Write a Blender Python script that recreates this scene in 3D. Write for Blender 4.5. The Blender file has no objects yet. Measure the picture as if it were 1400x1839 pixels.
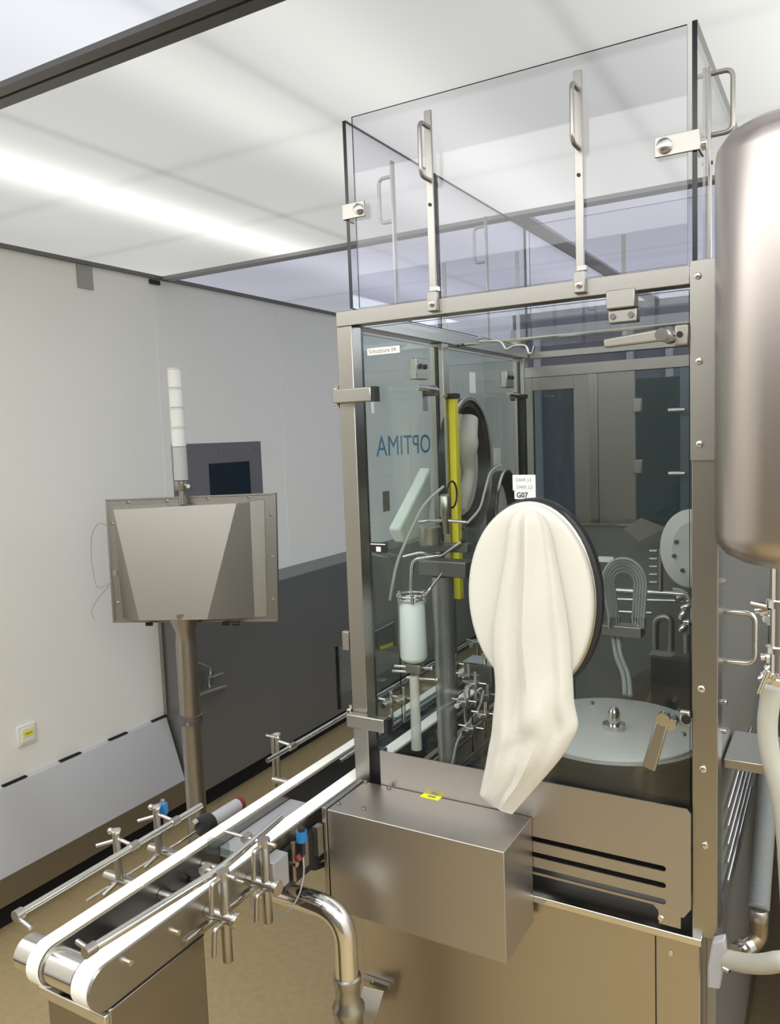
import bpy, bmesh, math, random
from mathutils import Vector, Matrix
random.seed(4)
S = bpy.context.scene
COL = S.collection
R = math.radians

# ------------------------------------------------------------------ camera
EYE = Vector((0.0, 0.0, 1.735))
YAW, PITCH, ROLL, FPX = R(30.0506), R(-5.4120), R(-2.1393), 1425.75
fwd = Vector((-math.sin(YAW)*math.cos(PITCH), math.cos(YAW)*math.cos(PITCH), math.sin(PITCH)))
rgt0 = Vector((math.cos(YAW), math.sin(YAW), 0))
up0 = rgt0.cross(fwd)
rgt = math.cos(ROLL)*rgt0 + math.sin(ROLL)*up0
upv = -math.sin(ROLL)*rgt0 + math.cos(ROLL)*up0
cd = bpy.data.cameras.new('camera'); cam = bpy.data.objects.new('camera', cd); COL.objects.link(cam)
cd.sensor_fit = 'HORIZONTAL'; cd.sensor_width = 36.0; cd.lens = FPX*36.0/1400.0
cd.clip_start = 0.05; cd.clip_end = 60
M = Matrix((rgt, upv, -fwd)).transposed().to_4x4(); M.translation = EYE
cam.matrix_world = M
S.camera = cam

# survey helpers: a sight line met with a known plane of the room
def ray(px, py): return rgt*((px-700)/FPX) + upv*(-(py-919.5)/FPX) + fwd
def ax(px, py, x): r = ray(px, py); return EYE + r*((x-EYE.x)/r.x)
def ay(px, py, y): r = ray(px, py); return EYE + r*((y-EYE.y)/r.y)
def az(px, py, z): r = ray(px, py); return EYE + r*((z-EYE.z)/r.z)

# ------------------------------------------------------------------ world, exposure
S.view_settings.view_transform = 'Standard'; S.view_settings.look = 'None'
S.view_settings.gamma = 1.0; S.view_settings.exposure = 0.22
S.view_settings.use_curve_mapping = False
w = bpy.data.worlds.new('world'); S.world = w; w.use_nodes = True
w.node_tree.nodes['Background'].inputs[0].default_value = (.55, .57, .62, 1)
w.node_tree.nodes['Background'].inputs[1].default_value = 0.15
S.cycles.transparent_max_bounces = 32
S.cycles.max_bounces = 10

# ------------------------------------------------------------------ materials
def mat(name, col=(.5,.5,.5), rough=.5, metal=0.0, emit=None, es=1.0, trans=0.0, noise=None, bump=None, alpha=1.0, coat=0.0, spec=None):
    m = bpy.data.materials.new(name); m.use_nodes = True
    nt = m.node_tree; b = nt.nodes['Principled BSDF']
    b.inputs['Base Color'].default_value = (*col, 1); b.inputs['Roughness'].default_value = rough
    b.inputs['Metallic'].default_value = metal
    b.inputs['Transmission Weight'].default_value = trans; b.inputs['Coat Weight'].default_value = coat
    if spec is not None: b.inputs['Specular IOR Level'].default_value = spec
    if emit: b.inputs['Emission Color'].default_value = (*emit, 1); b.inputs['Emission Strength'].default_value = es
    if noise or bump:
        tc = nt.nodes.new('ShaderNodeTexCoord'); mp = nt.nodes.new('ShaderNodeMapping')
        nt.links.new(tc.outputs['Object'], mp.inputs['Vector'])
    if noise:   # (scale xyz, amount of colour change, amount of roughness change)
        sc, ca, ra = noise
        mp.inputs['Scale'].default_value = sc
        n = nt.nodes.new('ShaderNodeTexNoise'); n.inputs['Scale'].default_value = 1.0; n.inputs['Detail'].default_value = 4
        nt.links.new(mp.outputs[0], n.inputs['Vector'])
        mx = nt.nodes.new('ShaderNodeMix'); mx.data_type = 'RGBA'
        mx.inputs[6].default_value = (*[c*(1-ca) for c in col], 1); mx.inputs[7].default_value = (*[min(1, c*(1+ca)) for c in col], 1)
        nt.links.new(n.outputs['Fac'], mx.inputs[0]); nt.links.new(mx.outputs[2], b.inputs['Base Color'])
        mr = nt.nodes.new('ShaderNodeMapRange'); mr.inputs['To Min'].default_value = max(.02, rough-ra); mr.inputs['To Max'].default_value = rough+ra
        nt.links.new(n.outputs['Fac'], mr.inputs['Value']); nt.links.new(mr.outputs[0], b.inputs['Roughness'])
    if bump:
        sc, st = bump
        n2 = nt.nodes.new('ShaderNodeTexNoise'); n2.inputs['Scale'].default_value = sc; n2.inputs['Detail'].default_value = 3
        nt.links.new(tc.outputs['Object'], n2.inputs['Vector'])
        bp = nt.nodes.new('ShaderNodeBump'); bp.inputs['Strength'].default_value = st; bp.inputs['Distance'].default_value = .01
        nt.links.new(n2.outputs['Fac'], bp.inputs['Height']); nt.links.new(bp.outputs[0], b.inputs['Normal'])
    return m

def glass_mat(name, tint, ior=1.45):
    m = bpy.data.materials.new(name); m.use_nodes = True; nt = m.node_tree; nt.nodes.clear()
    o = nt.nodes.new('ShaderNodeOutputMaterial'); t = nt.nodes.new('ShaderNodeBsdfTransparent')
    g = nt.nodes.new('ShaderNodeBsdfGlossy'); f = nt.nodes.new('ShaderNodeFresnel'); mx = nt.nodes.new('ShaderNodeMixShader')
    t.inputs[0].default_value = (*tint, 1); g.inputs['Roughness'].default_value = .01; f.inputs[0].default_value = ior
    ge = nt.nodes.new('ShaderNodeNewGeometry'); mi = nt.nodes.new('ShaderNodeMapRange')      # same index step entering and leaving the pane
    mi.inputs['To Min'].default_value = ior; mi.inputs['To Max'].default_value = 1/ior
    nt.links.new(ge.outputs['Backfacing'], mi.inputs['Value']); nt.links.new(mi.outputs[0], f.inputs[0])
    nt.links.new(f.outputs[0], mx.inputs[0]); nt.links.new(t.outputs[0], mx.inputs[1]); nt.links.new(g.outputs[0], mx.inputs[2])
    nt.links.new(mx.outputs[0], o.inputs[0]); return m

BR = ((9, 9, 300), .02, .025)       # brushed across
BV = ((300, 300, 7), .02, .025)      # brushed along the height
STEEL = mat('brushed_steel', (.41,.395,.365), .30, 1, noise=BR)
STEELV = mat('brushed_steel_upright', (.41,.395,.36), .32, 1, noise=BV)
SATIN = mat('satin_steel', (.43,.417,.385), .36, 1, noise=((3,3,3), .04, .05))
COVER = mat('cover_sheet_steel', (.50,.475,.45), .40, 1, noise=((3,3,3), .03, .03))
TANK = mat('tank_steel', (.47,.425,.40), .34, 1, noise=((25,25,1.2), .08, .07))
CHROME = mat('polished_steel', (.72,.71,.69), .13, 1)
DSTEEL = mat('dull_dark_steel', (.20,.20,.20), .42, .8)
LINING = mat('wall_lining_steel', (.22,.225,.225), .36, .55, noise=((1.2,1.2,1.2), .10, .05))
BENCHM = mat('bench_steel', (.62,.625,.64), .38, .4, noise=((1.5,1.5,1.5), .06, .05))
BLACK = mat('black_rubber', (.012,.012,.013), .45)
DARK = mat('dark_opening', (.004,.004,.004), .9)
GASKET = mat('port_gasket_rubber', (.02,.021,.023), .38)
WHITEW = mat('wall_paint', (.83,.83,.795), .5, noise=((.8,.8,.8), .02, .03))
FARW = mat('far_wall_paint', (.17,.17,.23), .5, noise=((2.5,2.5,.6), .25, .05))
FLOORM = mat('floor_vinyl', (.41,.315,.165), .42, noise=((40,40,40), .18, .05), bump=(220, .15))
BELT = mat('belt_white', (.93,.935,.88), .6, bump=(900, .15))
BELTSIDE = mat('belt_edge', (.62,.63,.60), .6)
CLOTH = mat('glove_fabric', (.66,.645,.585), .62, bump=(60, .12))
DISC = mat('port_disc_plastic', (.70,.69,.63), .45)
PLAST = mat('white_plastic', (.78,.77,.72), .4)
MILK = mat('milky_plastic', (.80,.86,.86), .35)
GREYPL = mat('grey_plastic', (.36,.36,.38), .45)
BLUE = mat('blue_plastic', (.01,.16,.42), .35)
YELL = mat('yellow_enamel', (.85,.74,.05), .4)
STICK = mat('yellow_sticker', (.85,.80,.02), .5)
PAPER = mat('label_paper', (.86,.87,.85), .6)
INK = mat('black_ink', (.01,.01,.01), .6)
INKG = mat('grey_ink', (.20,.20,.20), .6)
BLUEINK = mat('blue_lettering', (.015,.22,.46), .5)
SCREEN = mat('dark_screen', (.008,.02,.03), .15)
FRAMEG = mat('screen_surround', (.15,.15,.16), .45)
TUBEG = mat('grey_tubing', (.40,.41,.41), .3)
HOSE = mat('ribbed_hose_plastic', (.30,.32,.33), .5)
HOSEW = mat('cream_hose_plastic', (.44,.44,.38), .45)
BRASS = mat('aged_fitting_metal', (.28,.22,.14), .4, .8)
RED = mat('red_brown_plastic', (.16,.02,.015), .5)
LID = mat('lid_plastic', (.72,.73,.72), .35)
DARKTEAL = mat('dark_teal_interior', (.02,.045,.055), .3)
CABIN = mat('inner_panel_steel', (.34,.33,.31), .40, .7)
TRACK = mat('ceiling_track_metal', (.16,.155,.15), .4, .7)
TRACKL = mat('grey_ceiling_track', (.34,.34,.36), .45, .3)
GEDGE = mat('glass_edge', (.008,.012,.016), .25)
GL_TOP = glass_mat('guard_glass', (.955,.955,.975))
GL_DOOR = glass_mat('door_glass', (.945,.97,.962))
GL_SMOKE = glass_mat('smoked_door_glass', (.62,.70,.69))
GL_SIDE = glass_mat('side_door_glass', (.92,.965,.955))
LAMPW = mat('beacon_lens', (.88,.89,.88), .3)
PERSPEX = glass_mat('clear_acrylic', (.80,.85,.83))

# ------------------------------------------------------------------ mesh kit
class MB:
    def __init__(s): s.bm = bmesh.new(); s.mi = 0
    def _f(s, vs, smooth=False):
        try:
            f = s.bm.faces.new(vs); f.material_index = s.mi; f.smooth = smooth; return f
        except ValueError: return None
    def box(s, a, b, edge_slot=None):
        x0,y0,z0 = [min(a[i],b[i]) for i in range(3)]; x1,y1,z1 = [max(a[i],b[i]) for i in range(3)]
        v = [s.bm.verts.new(p) for p in ((x0,y0,z0),(x1,y0,z0),(x1,y1,z0),(x0,y1,z0),(x0,y0,z1),(x1,y0,z1),(x1,y1,z1),(x0,y1,z1))]
        fs = [(0,3,2,1),(4,5,6,7),(0,1,5,4),(2,3,7,6),(1,2,6,5),(3,0,4,7)]
        dims = (x1-x0, y1-y0, z1-z0); thin = dims.index(min(dims))
        for k, f in enumerate(fs):
            ff = s._f([v[i] for i in f])
            axis = (2,2,1,1,0,0)[k]
            if edge_slot is not None and axis != thin: ff.material_index = edge_slot
        return s
    def obox(s, c, ux, uy, uz, hx, hy, hz):
        ux, uy, uz = Vector(ux).normalized(), Vector(uy).normalized(), Vector(uz).normalized(); c = Vector(c)
        v = [s.bm.verts.new(c + ux*(hx*a) + uy*(hy*b) + uz*(hz*d)) for a,b,d in ((-1,-1,-1),(1,-1,-1),(1,1,-1),(-1,1,-1),(-1,-1,1),(1,-1,1),(1,1,1),(-1,1,1))]
        for f in [(0,3,2,1),(4,5,6,7),(0,1,5,4),(2,3,7,6),(1,2,6,5),(3,0,4,7)]: s._f([v[i] for i in f])
        return s
    def prism(s, poly, d):
        d = Vector(d); a = [s.bm.verts.new(Vector(p)) for p in poly]; b = [s.bm.verts.new(Vector(p)+d) for p in poly]
        s._f(a[::-1]); s._f(b); n = len(a)
        for i in range(n): s._f([a[i], a[(i+1)%n], b[(i+1)%n], b[i]])
        return s
    def ring(s, c, n, r, seg, up=None, r2=None):
        n = Vector(n).normalized(); u = Vector(up) if up else (Vector((0,0,1)) if abs(n.z) < .9 else Vector((1,0,0)))
        a = n.cross(u).normalized(); b = a.cross(n).normalized(); r2 = r2 or r
        return [s.bm.verts.new(Vector(c) + a*(r*math.cos(t)) + b*(r2*math.sin(t))) for t in [2*math.pi*i/seg for i in range(seg)]]
    def bridge(s, A, B, smooth=True):
        n = len(A)
        for i in range(n): s._f([A[i], A[(i+1)%n], B[(i+1)%n], B[i]], smooth)
    def cap(s, A, rev=False): s._f(A[::-1] if rev else A)
    def cyl(s, p, q, r, r1=None, seg=20):
        p, q = Vector(p), Vector(q); n = q-p
        A = s.ring(p, n, r, seg); B = s.ring(q, n, r1 if r1 is not None else r, seg)
        s.bridge(A, B); A2 = s.ring(p, n, r, seg); B2 = s.ring(q, n, r1 if r1 is not None else r, seg)
        s.cap(A2, True); s.cap(B2); return s
    def lathe(s, c, axis, prof, seg=32, cap=True):      # prof = [(distance along axis, radius)]
        c = Vector(c); axis = Vector(axis).normalized(); prev = None
        for i, (h, r) in enumerate(prof):
            A = s.ring(c+axis*h, axis, max(r, 1e-4), seg)
            if prev: s.bridge(prev, A)
            elif cap: s.cap(A, True)
            prev = A
        if cap: s.cap(prev)
        return s
    def oval(s, c, axis, up, prof, seg=56):              # prof = [(h, r_side, r_up)]
        c = Vector(c); axis = Vector(axis).normalized(); prev = None
        for i, (h, ra, rb) in enumerate(prof):
            A = s.ring(c+axis*h, axis, ra, seg, up, rb)
            if prev: s.bridge(prev, A)
            else: s.cap(A, True)
            prev = A
        s.cap(prev); return s
    def tube(s, pts, r, seg=12, bend=0.0, n=6, closed=False):
        pts = [Vector(p) for p in pts]
        if bend > 0 and len(pts) > 2:
            out = [pts[0]]
            for i in range(1, len(pts)-1):
                a, b, c = pts[i-1], pts[i], pts[i+1]; d1 = (a-b); d2 = (c-b)
                k = min(bend, d1.length*.48, d2.length*.48); p0 = b+d1.normalized()*k; p1 = b+d2.normalized()*k
                for j in range(n+1):
                    t = j/n; out.append(p0*(1-t)**2 + b*2*t*(1-t) + p1*t*t)
            out.append(pts[-1]); pts = out
        fr = None; rings = []
        for i, p in enumerate(pts):
            t = (pts[min(i+1, len(pts)-1)] - pts[max(i-1, 0)]).normalized()
            if fr is None:
                u = Vector((0,0,1)) if abs(t.z) < .9 else Vector((1,0,0)); fr = t.cross(u).normalized()
            else: fr = (fr - t*fr.dot(t)).normalized()
            b = t.cross(fr); rr = r(i/(len(pts)-1)) if callable(r) else r
            rings.append([s.bm.verts.new(p + fr*(rr*math.cos(a)) + b*(rr*math.sin(a))) for a in [2*math.pi*k/seg for k in range(seg)]])
        for A, B in zip(rings, rings[1:]): s.bridge(A, B)
        s.cap(rings[0], True); s.cap(rings[-1]); return s
    def ball(s, c, r, seg=14, sz=1.0):
        n = seg//2; prof = [(-r*sz*math.cos(math.pi*i/n), r*math.sin(math.pi*i/n)) for i in range(n+1)]
        return s.lathe(c, (0,0,1), prof, seg, False)
    def plate(s, outer, holes, d):
        """sheet with holes; outer/holes are lists of 3D points in one plane, d = thickness vector"""
        d = Vector(d); loops = [[s.bm.verts.new(Vector(p)) for p in L] for L in [outer]+holes]
        loops2 = [[s.bm.verts.new(Vector(p)+d) for p in L] for L in [outer]+holes]
        for LL in (loops, loops2):
            ed = []
            for L in LL:
                for i in range(len(L)): ed.append(s.bm.edges.new((L[i], L[(i+1)%len(L)])))
            r = bmesh.ops.triangle_fill(s.bm, edges=ed, use_beauty=True, use_dissolve=False)
            for f in [g for g in r['geom'] if isinstance(g, bmesh.types.BMFace)]: f.material_index = s.mi
        for A, B in zip(loops, loops2):
            for i in range(len(A)): s._f([A[i], A[(i+1)%len(A)], B[(i+1)%len(B)], B[i]])
        bmesh.ops.recalc_face_normals(s.bm, faces=s.bm.faces[:]); return s
    def build(s, name, m, parent=None, bevel=0.0, recalc=True, sub=0, sharp=50):
        if recalc: bmesh.ops.recalc_face_normals(s.bm, faces=s.bm.faces[:])
        me = bpy.data.meshes.new(name); s.bm.to_mesh(me); s.bm.free(); me.set_sharp_from_angle(angle=R(sharp))
        for mm in (m if isinstance(m, (list, tuple)) else [m]): me.materials.append(mm)
        o = bpy.data.objects.new(name, me); COL.objects.link(o)
        if parent is not None:
            o.parent = parent; org = Vector((0,0,0)); q = parent
            while q is not None: org = org + q.location; q = q.parent
            me.transform(Matrix.Translation(-org))
        else:                                           # a one-mesh thing: origin at its own base
            xs = [v.co for v in me.vertices]
            c = Vector(((min(v.x for v in xs)+max(v.x for v in xs))/2, (min(v.y for v in xs)+max(v.y for v in xs))/2, min(v.z for v in xs)))
            me.transform(Matrix.Translation(-c)); o.location = c
        if bevel > 0:
            b = o.modifiers.new('bevel', 'BEVEL'); b.width = bevel; b.segments = 2; b.limit_method = 'ANGLE'; b.angle_limit = R(50)
        if sub:
            b = o.modifiers.new('sub', 'SUBSURF'); b.levels = sub; b.render_levels = sub
        return o

def tag(o, label, cat, group=None):
    o['label'] = label; o['category'] = cat
    if group: o['group'] = group
    return o
def thing(name, loc, label, cat, group=None):
    o = bpy.data.objects.new(name, None); COL.objects.link(o); o.location = loc; o.empty_display_size = .05
    return tag(o, label, cat, group)
def struct(mb, name, m, bevel=0.0):
    o = mb.build(name, m, None, bevel); o['kind'] = 'structure'; return o
def text(name, s, size, loc, xdir, ydir, m, parent, squash=1.0, bold=0.0):
    cu = bpy.data.curves.new(name, 'FONT'); cu.body = s; cu.size = size; cu.align_x = 'LEFT'; cu.align_y = 'BOTTOM_BASELINE'
    cu.extrude = .0002; cu.offset = bold; cu.resolution_u = 3
    t = bpy.data.objects.new(name, cu); COL.objects.link(t); bpy.context.view_layer.update()
    dg = bpy.context.evaluated_depsgraph_get(); me = bpy.data.meshes.new_from_object(t.evaluated_get(dg))
    bpy.data.objects.remove(t); me.materials.clear(); me.materials.append(m)
    X = Vector(xdir).normalized()*squash; Y = Vector(ydir).normalized(); Z = Vector(xdir).normalized().cross(Y)
    T = Matrix((X, Y, Z)).transposed().to_4x4(); T.translation = Vector(loc)
    org = Vector((0,0,0)); q = parent
    while q is not None: org = org + q.location; q = q.parent
    me.transform(Matrix.Translation(-org) @ T)
    o = bpy.data.objects.new(name, me); COL.objects.link(o); o.parent = parent; return o

# ================================================================== THE ROOM
WX, CZ = -2.72, 2.497
X1, YN, YF = 2.3, -2.6, 6.4

def light_panel_mat(name, col, base, peaks, joints, yjoints, soft=.16):
    """diffuser ceiling lit from behind: brightness follows the lamp rows above it (peaks in X), dimmer where panels join"""
    m = bpy.data.materials.new(name); m.use_nodes = True; nt = m.node_tree; nt.nodes.clear(); L = nt.links.new
    o = nt.nodes.new('ShaderNodeOutputMaterial'); e = nt.nodes.new('ShaderNodeEmission'); e.inputs[0].default_value = (*col, 1)
    g = nt.nodes.new('ShaderNodeNewGeometry'); sx = nt.nodes.new('ShaderNodeSeparateXYZ'); L(g.outputs['Position'], sx.inputs[0])
    def math_(op, a, b=None):
        n = nt.nodes.new('ShaderNodeMath'); n.operation = op
        for i, v in enumerate((a, b)):
            if v is None: continue
            if isinstance(v, (int, float)): n.inputs[i].default_value = v
            else: L(v, n.inputs[i])
        return n.outputs[0]
    def gauss(coord, c, wd):
        d = math_('SUBTRACT', coord, c); d = math_('DIVIDE', d, wd); d = math_('MULTIPLY', d, d); d = math_('MULTIPLY', d, -1.0)
        return math_('POWER', 2.71828, d)
    nz = nt.nodes.new('ShaderNodeTexNoise'); nz.inputs['Scale'].default_value = 1.1; nz.inputs['Detail'].default_value = 1
    L(g.outputs['Position'], nz.inputs['Vector'])
    tot = math_('ADD', math_('MULTIPLY', nz.outputs['Fac'], .22), base-.11)
    for (c, a, wd) in peaks: tot = math_('ADD', tot, math_('MULTIPLY', gauss(sx.outputs[0], c, wd), a))
    for c in joints: tot = math_('SUBTRACT', tot, math_('MULTIPLY', gauss(sx.outputs[0], c, .022), .08))
    for c in yjoints: tot = math_('SUBTRACT', tot, math_('MULTIPLY', gauss(sx.outputs[1], c, .03), .05))
    L(tot, e.inputs[1]); L(e.outputs[0], o.inputs[0]); return m

JN = [-1.68, -1.075, -.47, .135, .74]
CEIL_MID = light_panel_mat('diffuser_neutral', (1,1,.955), .50, [(-1.97,.50,.13),(-1.22,.20,.12),(-.90,.20,.16),(.02,.36,.28),(.9,.3,.3)], JN, [1.70, 2.25])
CEIL_NEAR = light_panel_mat('diffuser_cool', (.93,.95,1.0), .68, [(-1.9,.12,.25),(-1.2,.16,.2),(0.0,.4,.4)], JN, [])
CEIL_FAR = light_panel_mat('diffuser_violet', (.86,.88,1.0), .44, [(-1.97,.16,.2),(-1.2,.14,.2),(.1,.3,.3)], JN, [3.6])
CEIL_BACK = light_panel_mat('diffuser_behind', (1,.985,.94), 1.0, [], [], [])
def slab(name, x0, x1, y0, y1, m):
    return struct(MB().box((x0,y0,CZ),(x1,y1,CZ+.04)), name, m)
CEIL_FILL = light_panel_mat('diffuser_unseen_fill', (1,.99,.965), 3.4, [], [], [])  # unseen ceiling stretches made extra bright, added as fill light
CEIL_FILL_COOL = light_panel_mat('diffuser_unseen_fill_cool', (.86,.95,1.0), 4.6, [], [], [])  # cooler added fill, out of view, to brighten the far left wall
slab('ceiling', WX, .55, 1.14, 2.72, CEIL_MID)
slab('ceiling', WX, .55, .78, 1.14, CEIL_NEAR)
slab('ceiling', WX, .55, 2.72, YF, CEIL_FAR)
slab('ceiling', .55, X1, .78, 2.72, CEIL_FILL)
slab('ceiling', .55, X1, 2.72, YF, CEIL_FILL_COOL)
slab('ceiling', WX, X1, -.45, .78, CEIL_FILL)
slab('ceiling', WX, .3, YN, -.45, CEIL_BACK)
slab('ceiling', .3, X1, YN, -.45, CEIL_FILL)

mb = MB(); mb.box((WX,YN,-.1),(X1,YF,0)); struct(mb, 'floor', FLOORM)
struct(MB().box((WX-.1,YN,0),(WX,YF,CZ+.04)), 'wall_left', WHITEW)
struct(MB().box((X1,YN,0),(X1+.1,YF,CZ+.04)), 'wall_right', mat('grey_wall_paint', (.74,.74,.70), .5))
struct(MB().box((WX,YF,0),(X1,YF+.1,CZ+.04)), 'wall_back', WHITEW)
struct(MB().box((-.02,2.0,0),(1.3,3.6,1.1)), 'trim_16', mat('unseen_block_dark', (.06,.06,.055), .5, .3))  # unseen dark block, added so the steel has something dark to reflect
struct(MB().box((-1.92,5.02,0),(X1,5.10,CZ)), 'wall_partition', FARW)
for n, x in ((10,-1.75),(11,-1.16),(12,-.93),(13,-.62),(14,-.40)):
    struct(MB().box((x-.02,4.985,0),(x+.02,5.019,CZ-.16)), 'trim_%d' % n, mat('mullion_paint_%d' % n, (.42,.42,.50), .5))
struct(MB().box((-1.92,4.98,CZ-.155),(X1,5.019,CZ-.10)), 'trim_15', mat('header_paint', (.55,.56,.60), .5))
struct(MB().box((WX+.0005,YN+.05,0),(-2.655,YF-.01,.0985)), 'bench_gap_shade', DARK)  # black strip stands in for the shade in the gap under the bench
struct(MB().box((WX,YN-.1,0),(X1,YN,CZ+.04)), 'wall_front', mat('dim_wall_paint', (.20,.19,.17), .5))
# ceiling tracks
mb = MB(); mb.box((WX+.01,1.105,CZ-.012),(X1,1.132,CZ)); mb.box((WX+.01,1.140,CZ-.012),(X1,1.171,CZ)); mb.box((WX+.01,1.132,CZ-.006),(X1,1.140,CZ))
struct(mb, 'trim_1', TRACK)
struct(MB().box((WX+.01,2.697,CZ-.014),(X1,2.752,CZ)), 'trim_2', TRACKL)
struct(MB().box((-1.055,2.752,CZ-.012),(-.985,YF,CZ)), 'trim_3', TRACKL)
mb = MB(); mb.box((WX,YN,CZ-.016),(WX+.014,1.105,CZ)); mb.box((WX,1.171,CZ-.016),(WX+.014,YF,CZ)); struct(mb, 'trim_4', TRACK)
# soft joints of the wall panels
for n, y in ((5, 2.650), (6, 3.55), (7, .9)):
    struct(MB().box((WX,y-.003,1.04 if y > 3 else .5),(WX+.002,y+.003,CZ-.016)), 'trim_%d' % n, mat('joint_sealant_%d' % n, (.88,.88,.86), .5))
# steel lining with its slanted top, behind y 2.56
def lining_profile(y): return [(WX,y,.10),(-2.605,y,.10),(-2.605,y,1.035),(WX,y,1.075)]
struct(MB().prism([(WX+.0005,2.56,.10),(-2.605,2.56,.10),(-2.605,2.56,1.00),(WX+.0005,2.56,1.03)], (0,YF-2.57,0)), 'trim_8', LINING, .004)
struct(MB().box((WX+.0005,2.548,.47),(-2.700,2.559,1.03)), 'trim_9', SATIN)

# --- low steel bench below the wall, with air slots
bench = thing('air_return_bench', (-2.66,1.0,0), 'low sloping steel cover with black air slots along the foot of the left wall', 'wall cover')
sl = []
for y in (1.62, 1.85, 2.12, 2.40): sl.append(y)
MB().prism([(WX+.0005,YN+.05,.495),(-2.700,YN+.05,.488),(-2.607,YN+.05,.205),(WX+.0005,YN+.05,.205)], (0,2.545-YN-.05,0)).build('cover_sheet', BENCHM, bench, .002)
MB().box((WX+.0005,YN+.05,.10),(-2.611,2.545,.205)).build('base_strip', mat('base_strip_steel', (.30,.27,.23), .35, .9), bench)
for p, q in (((5,1418),(48,1402)),((108,1373),(145,1358)),((196,1334),(228,1320)),((273,1301),(301,1288))):
    a, b = ax(*p, -2.708), ax(*q, -2.708)
    MB().box((-2.717,a.y,.492),(-2.701,b.y,.4965)).build('air_slot', DARK, bench)

# --- screen set into the wall
ws = thing('wall_display', (WX,3.07,1.45), 'square dark grey panel set in the white wall with a small black screen', 'screen')
a, b = Vector((WX,2.70,1.737)), Vector((WX,3.342,1.35))
MB().box((WX+.0003,2.70,1.36),(WX+.006,3.342,1.737)).build('surround', FRAMEG, ws)
MB().box((WX+.0065,2.936,1.40),(WX+.010,3.238,1.636)).build('screen', SCREEN, ws)
for y, z in ((2.82,1.70),(3.02,1.70),(3.30,1.70)):
    MB().cyl((WX+.006,y,z),(WX+.010,y,z),.006,seg=10).build('bolt', SATIN, ws)

# --- socket, sensor, vent on the left wall
sk = thing('wall_socket', (WX,1.85,.60), 'white wall socket with a yellow sticker, low on the left wall', 'socket')
MB().box((WX+.0003,1.806,.612),(WX+.012,1.886,.692)).build('frame', PLAST, sk, .004)
MB().box((WX+.0125,1.818,.624),(WX+.018,1.874,.680)).build('cover', PLAST, sk, .003)
o = MB().box((WX+.0185,1.826,.648),(WX+.0195,1.866,.668)).build('sticker', STICK, sk); o['label'] = 'yellow sticker with dark print'
MB().box((WX+.0197,1.832,.656),(WX+.0200,1.860,.660)).build('print', INKG, o)
p = ax(137,483,WX+.001); q = ax(167,521,WX+.001)
tag(MB().box((WX+.0004,p.y,q.z),(WX+.006,q.y,CZ-.02)).build('cover_plate', mat('grey_cover', (.33,.33,.31), .5), None), 'small grey rectangular plate high on the left wall at the ceiling', 'wall plate')
p = ax(270,505,WX+.001)
tag(MB().box((WX+.0004,p.y-.01,p.z-.012),(WX+.012,p.y+.05,p.z+.008)).build('wall_sensor', BLACK, None, .002), 'tiny black sensor block below the ceiling corner of the left wall', 'sensor')

# --- little rack of rods on the steel lining
rk = thing('rod_rack', (-2.60,2.76,.55), 'small bracket of steel rods and a clear dish fixed to the steel wall lining', 'bracket')
X = -2.56
MB().tube([ax(352,1249,X), ax(405,1232,X), ax(405,1232,-2.604)], .008, 8, .01).build('lower_rod', CHROME, rk)
MB().tube([ax(372,1219,X), ax(401,1209,X), ax(401,1209,-2.604)], .006, 8, .01).build('middle_rod', CHROME, rk)
MB().tube([ax(350,1188,X), ax(378,1198,X), ax(375,1232,X)], .006, 8, .01).build('upper_rod', CHROME, rk)
c = ax(362,1222,-2.57); MB().lathe(c, (0,0,1), [(-.03,.03),(-.028,.05),(.03,.06)], 20).build('dish', PERSPEX, rk)
MB().box(ax(350,1262,-2.604), ax(405,1240,-2.595)).build('back_plate', SATIN, rk)

# ================================================================== FILLING MACHINE (frame, base, doors)
F = 1.40                                             # front plane
XL0, XL1, XR0, XR1 = -.922, -.885, -.227, -.184      # posts
YB = 2.40
mach = thing('filling_machine', (-.56,1.9,0), 'large stainless steel and glass filling machine cabinet on a tan-reflecting steel base', 'machine')
MB().box((XL0,F,.86),(XL1,F+.042,1.9645)).build('frame_post', STEELV, mach, .0015)
MB().box((XR0+.001,F+.0,.84),(XR1,F+.05,1.9645)).build('frame_post', STEELV, mach, .0015)
MB().box((XL0,YB,.86),(XL1,YB+.04,1.9645)).build('frame_post', STEELV, mach, .0015)
MB().box((XR0+.001,YB,.86),(XR1,YB+.04,1.9645)).build('frame_post', STEELV, mach, .0015)
MB().box((XL0,1.822,1.04),(XL1,1.858,1.9645)).build('frame_post', STEELV, mach, .0015)
MB().box((XL0,F,1.965),(XR0-.001,F+.035,1.996)).build('top_beam', STEEL, mach, .0015)
MB().box((XL0,F+.036,1.965),(XL1,YB+.04,1.996)).build('top_beam', STEEL, mach, .0015)
MB().box((XR0+.001,F+.051,1.965),(XR1,YB+.04,1.996)).build('top_beam', STEEL, mach, .0015)
MB().box((XL1+.001,YB,1.902),(XR0,YB+.03,1.935)).build('back_rail', STEEL, mach, .001)
MB().box((XL1+.001,YB+.05,1.965),(XR0,YB+.08,1.985)).build('back_rail', STEEL, mach, .001)
pl = MB().box((-.227,F-.006,1.677),(-.178,F-.0005,2.001)).build('corner_plate', SATIN, mach, .001)
for px, py in ((1253,495),(1255,648),(1256,797)):
    c = ay(px,py,F-.006); MB().lathe(c, (0,-1,0), [(0,.0055),(.003,.0055),(.0042,.004)], 14).build('bolt', CHROME, pl)
for px, py in ((1259,1237),(1262,1381),(1265,1518)):
    c = ay(px,py,F); MB().lathe(c, (0,-1,0), [(0,.006),(.003,.006),(.0042,.0045)], 14).build('bolt', CHROME, mach)
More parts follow.
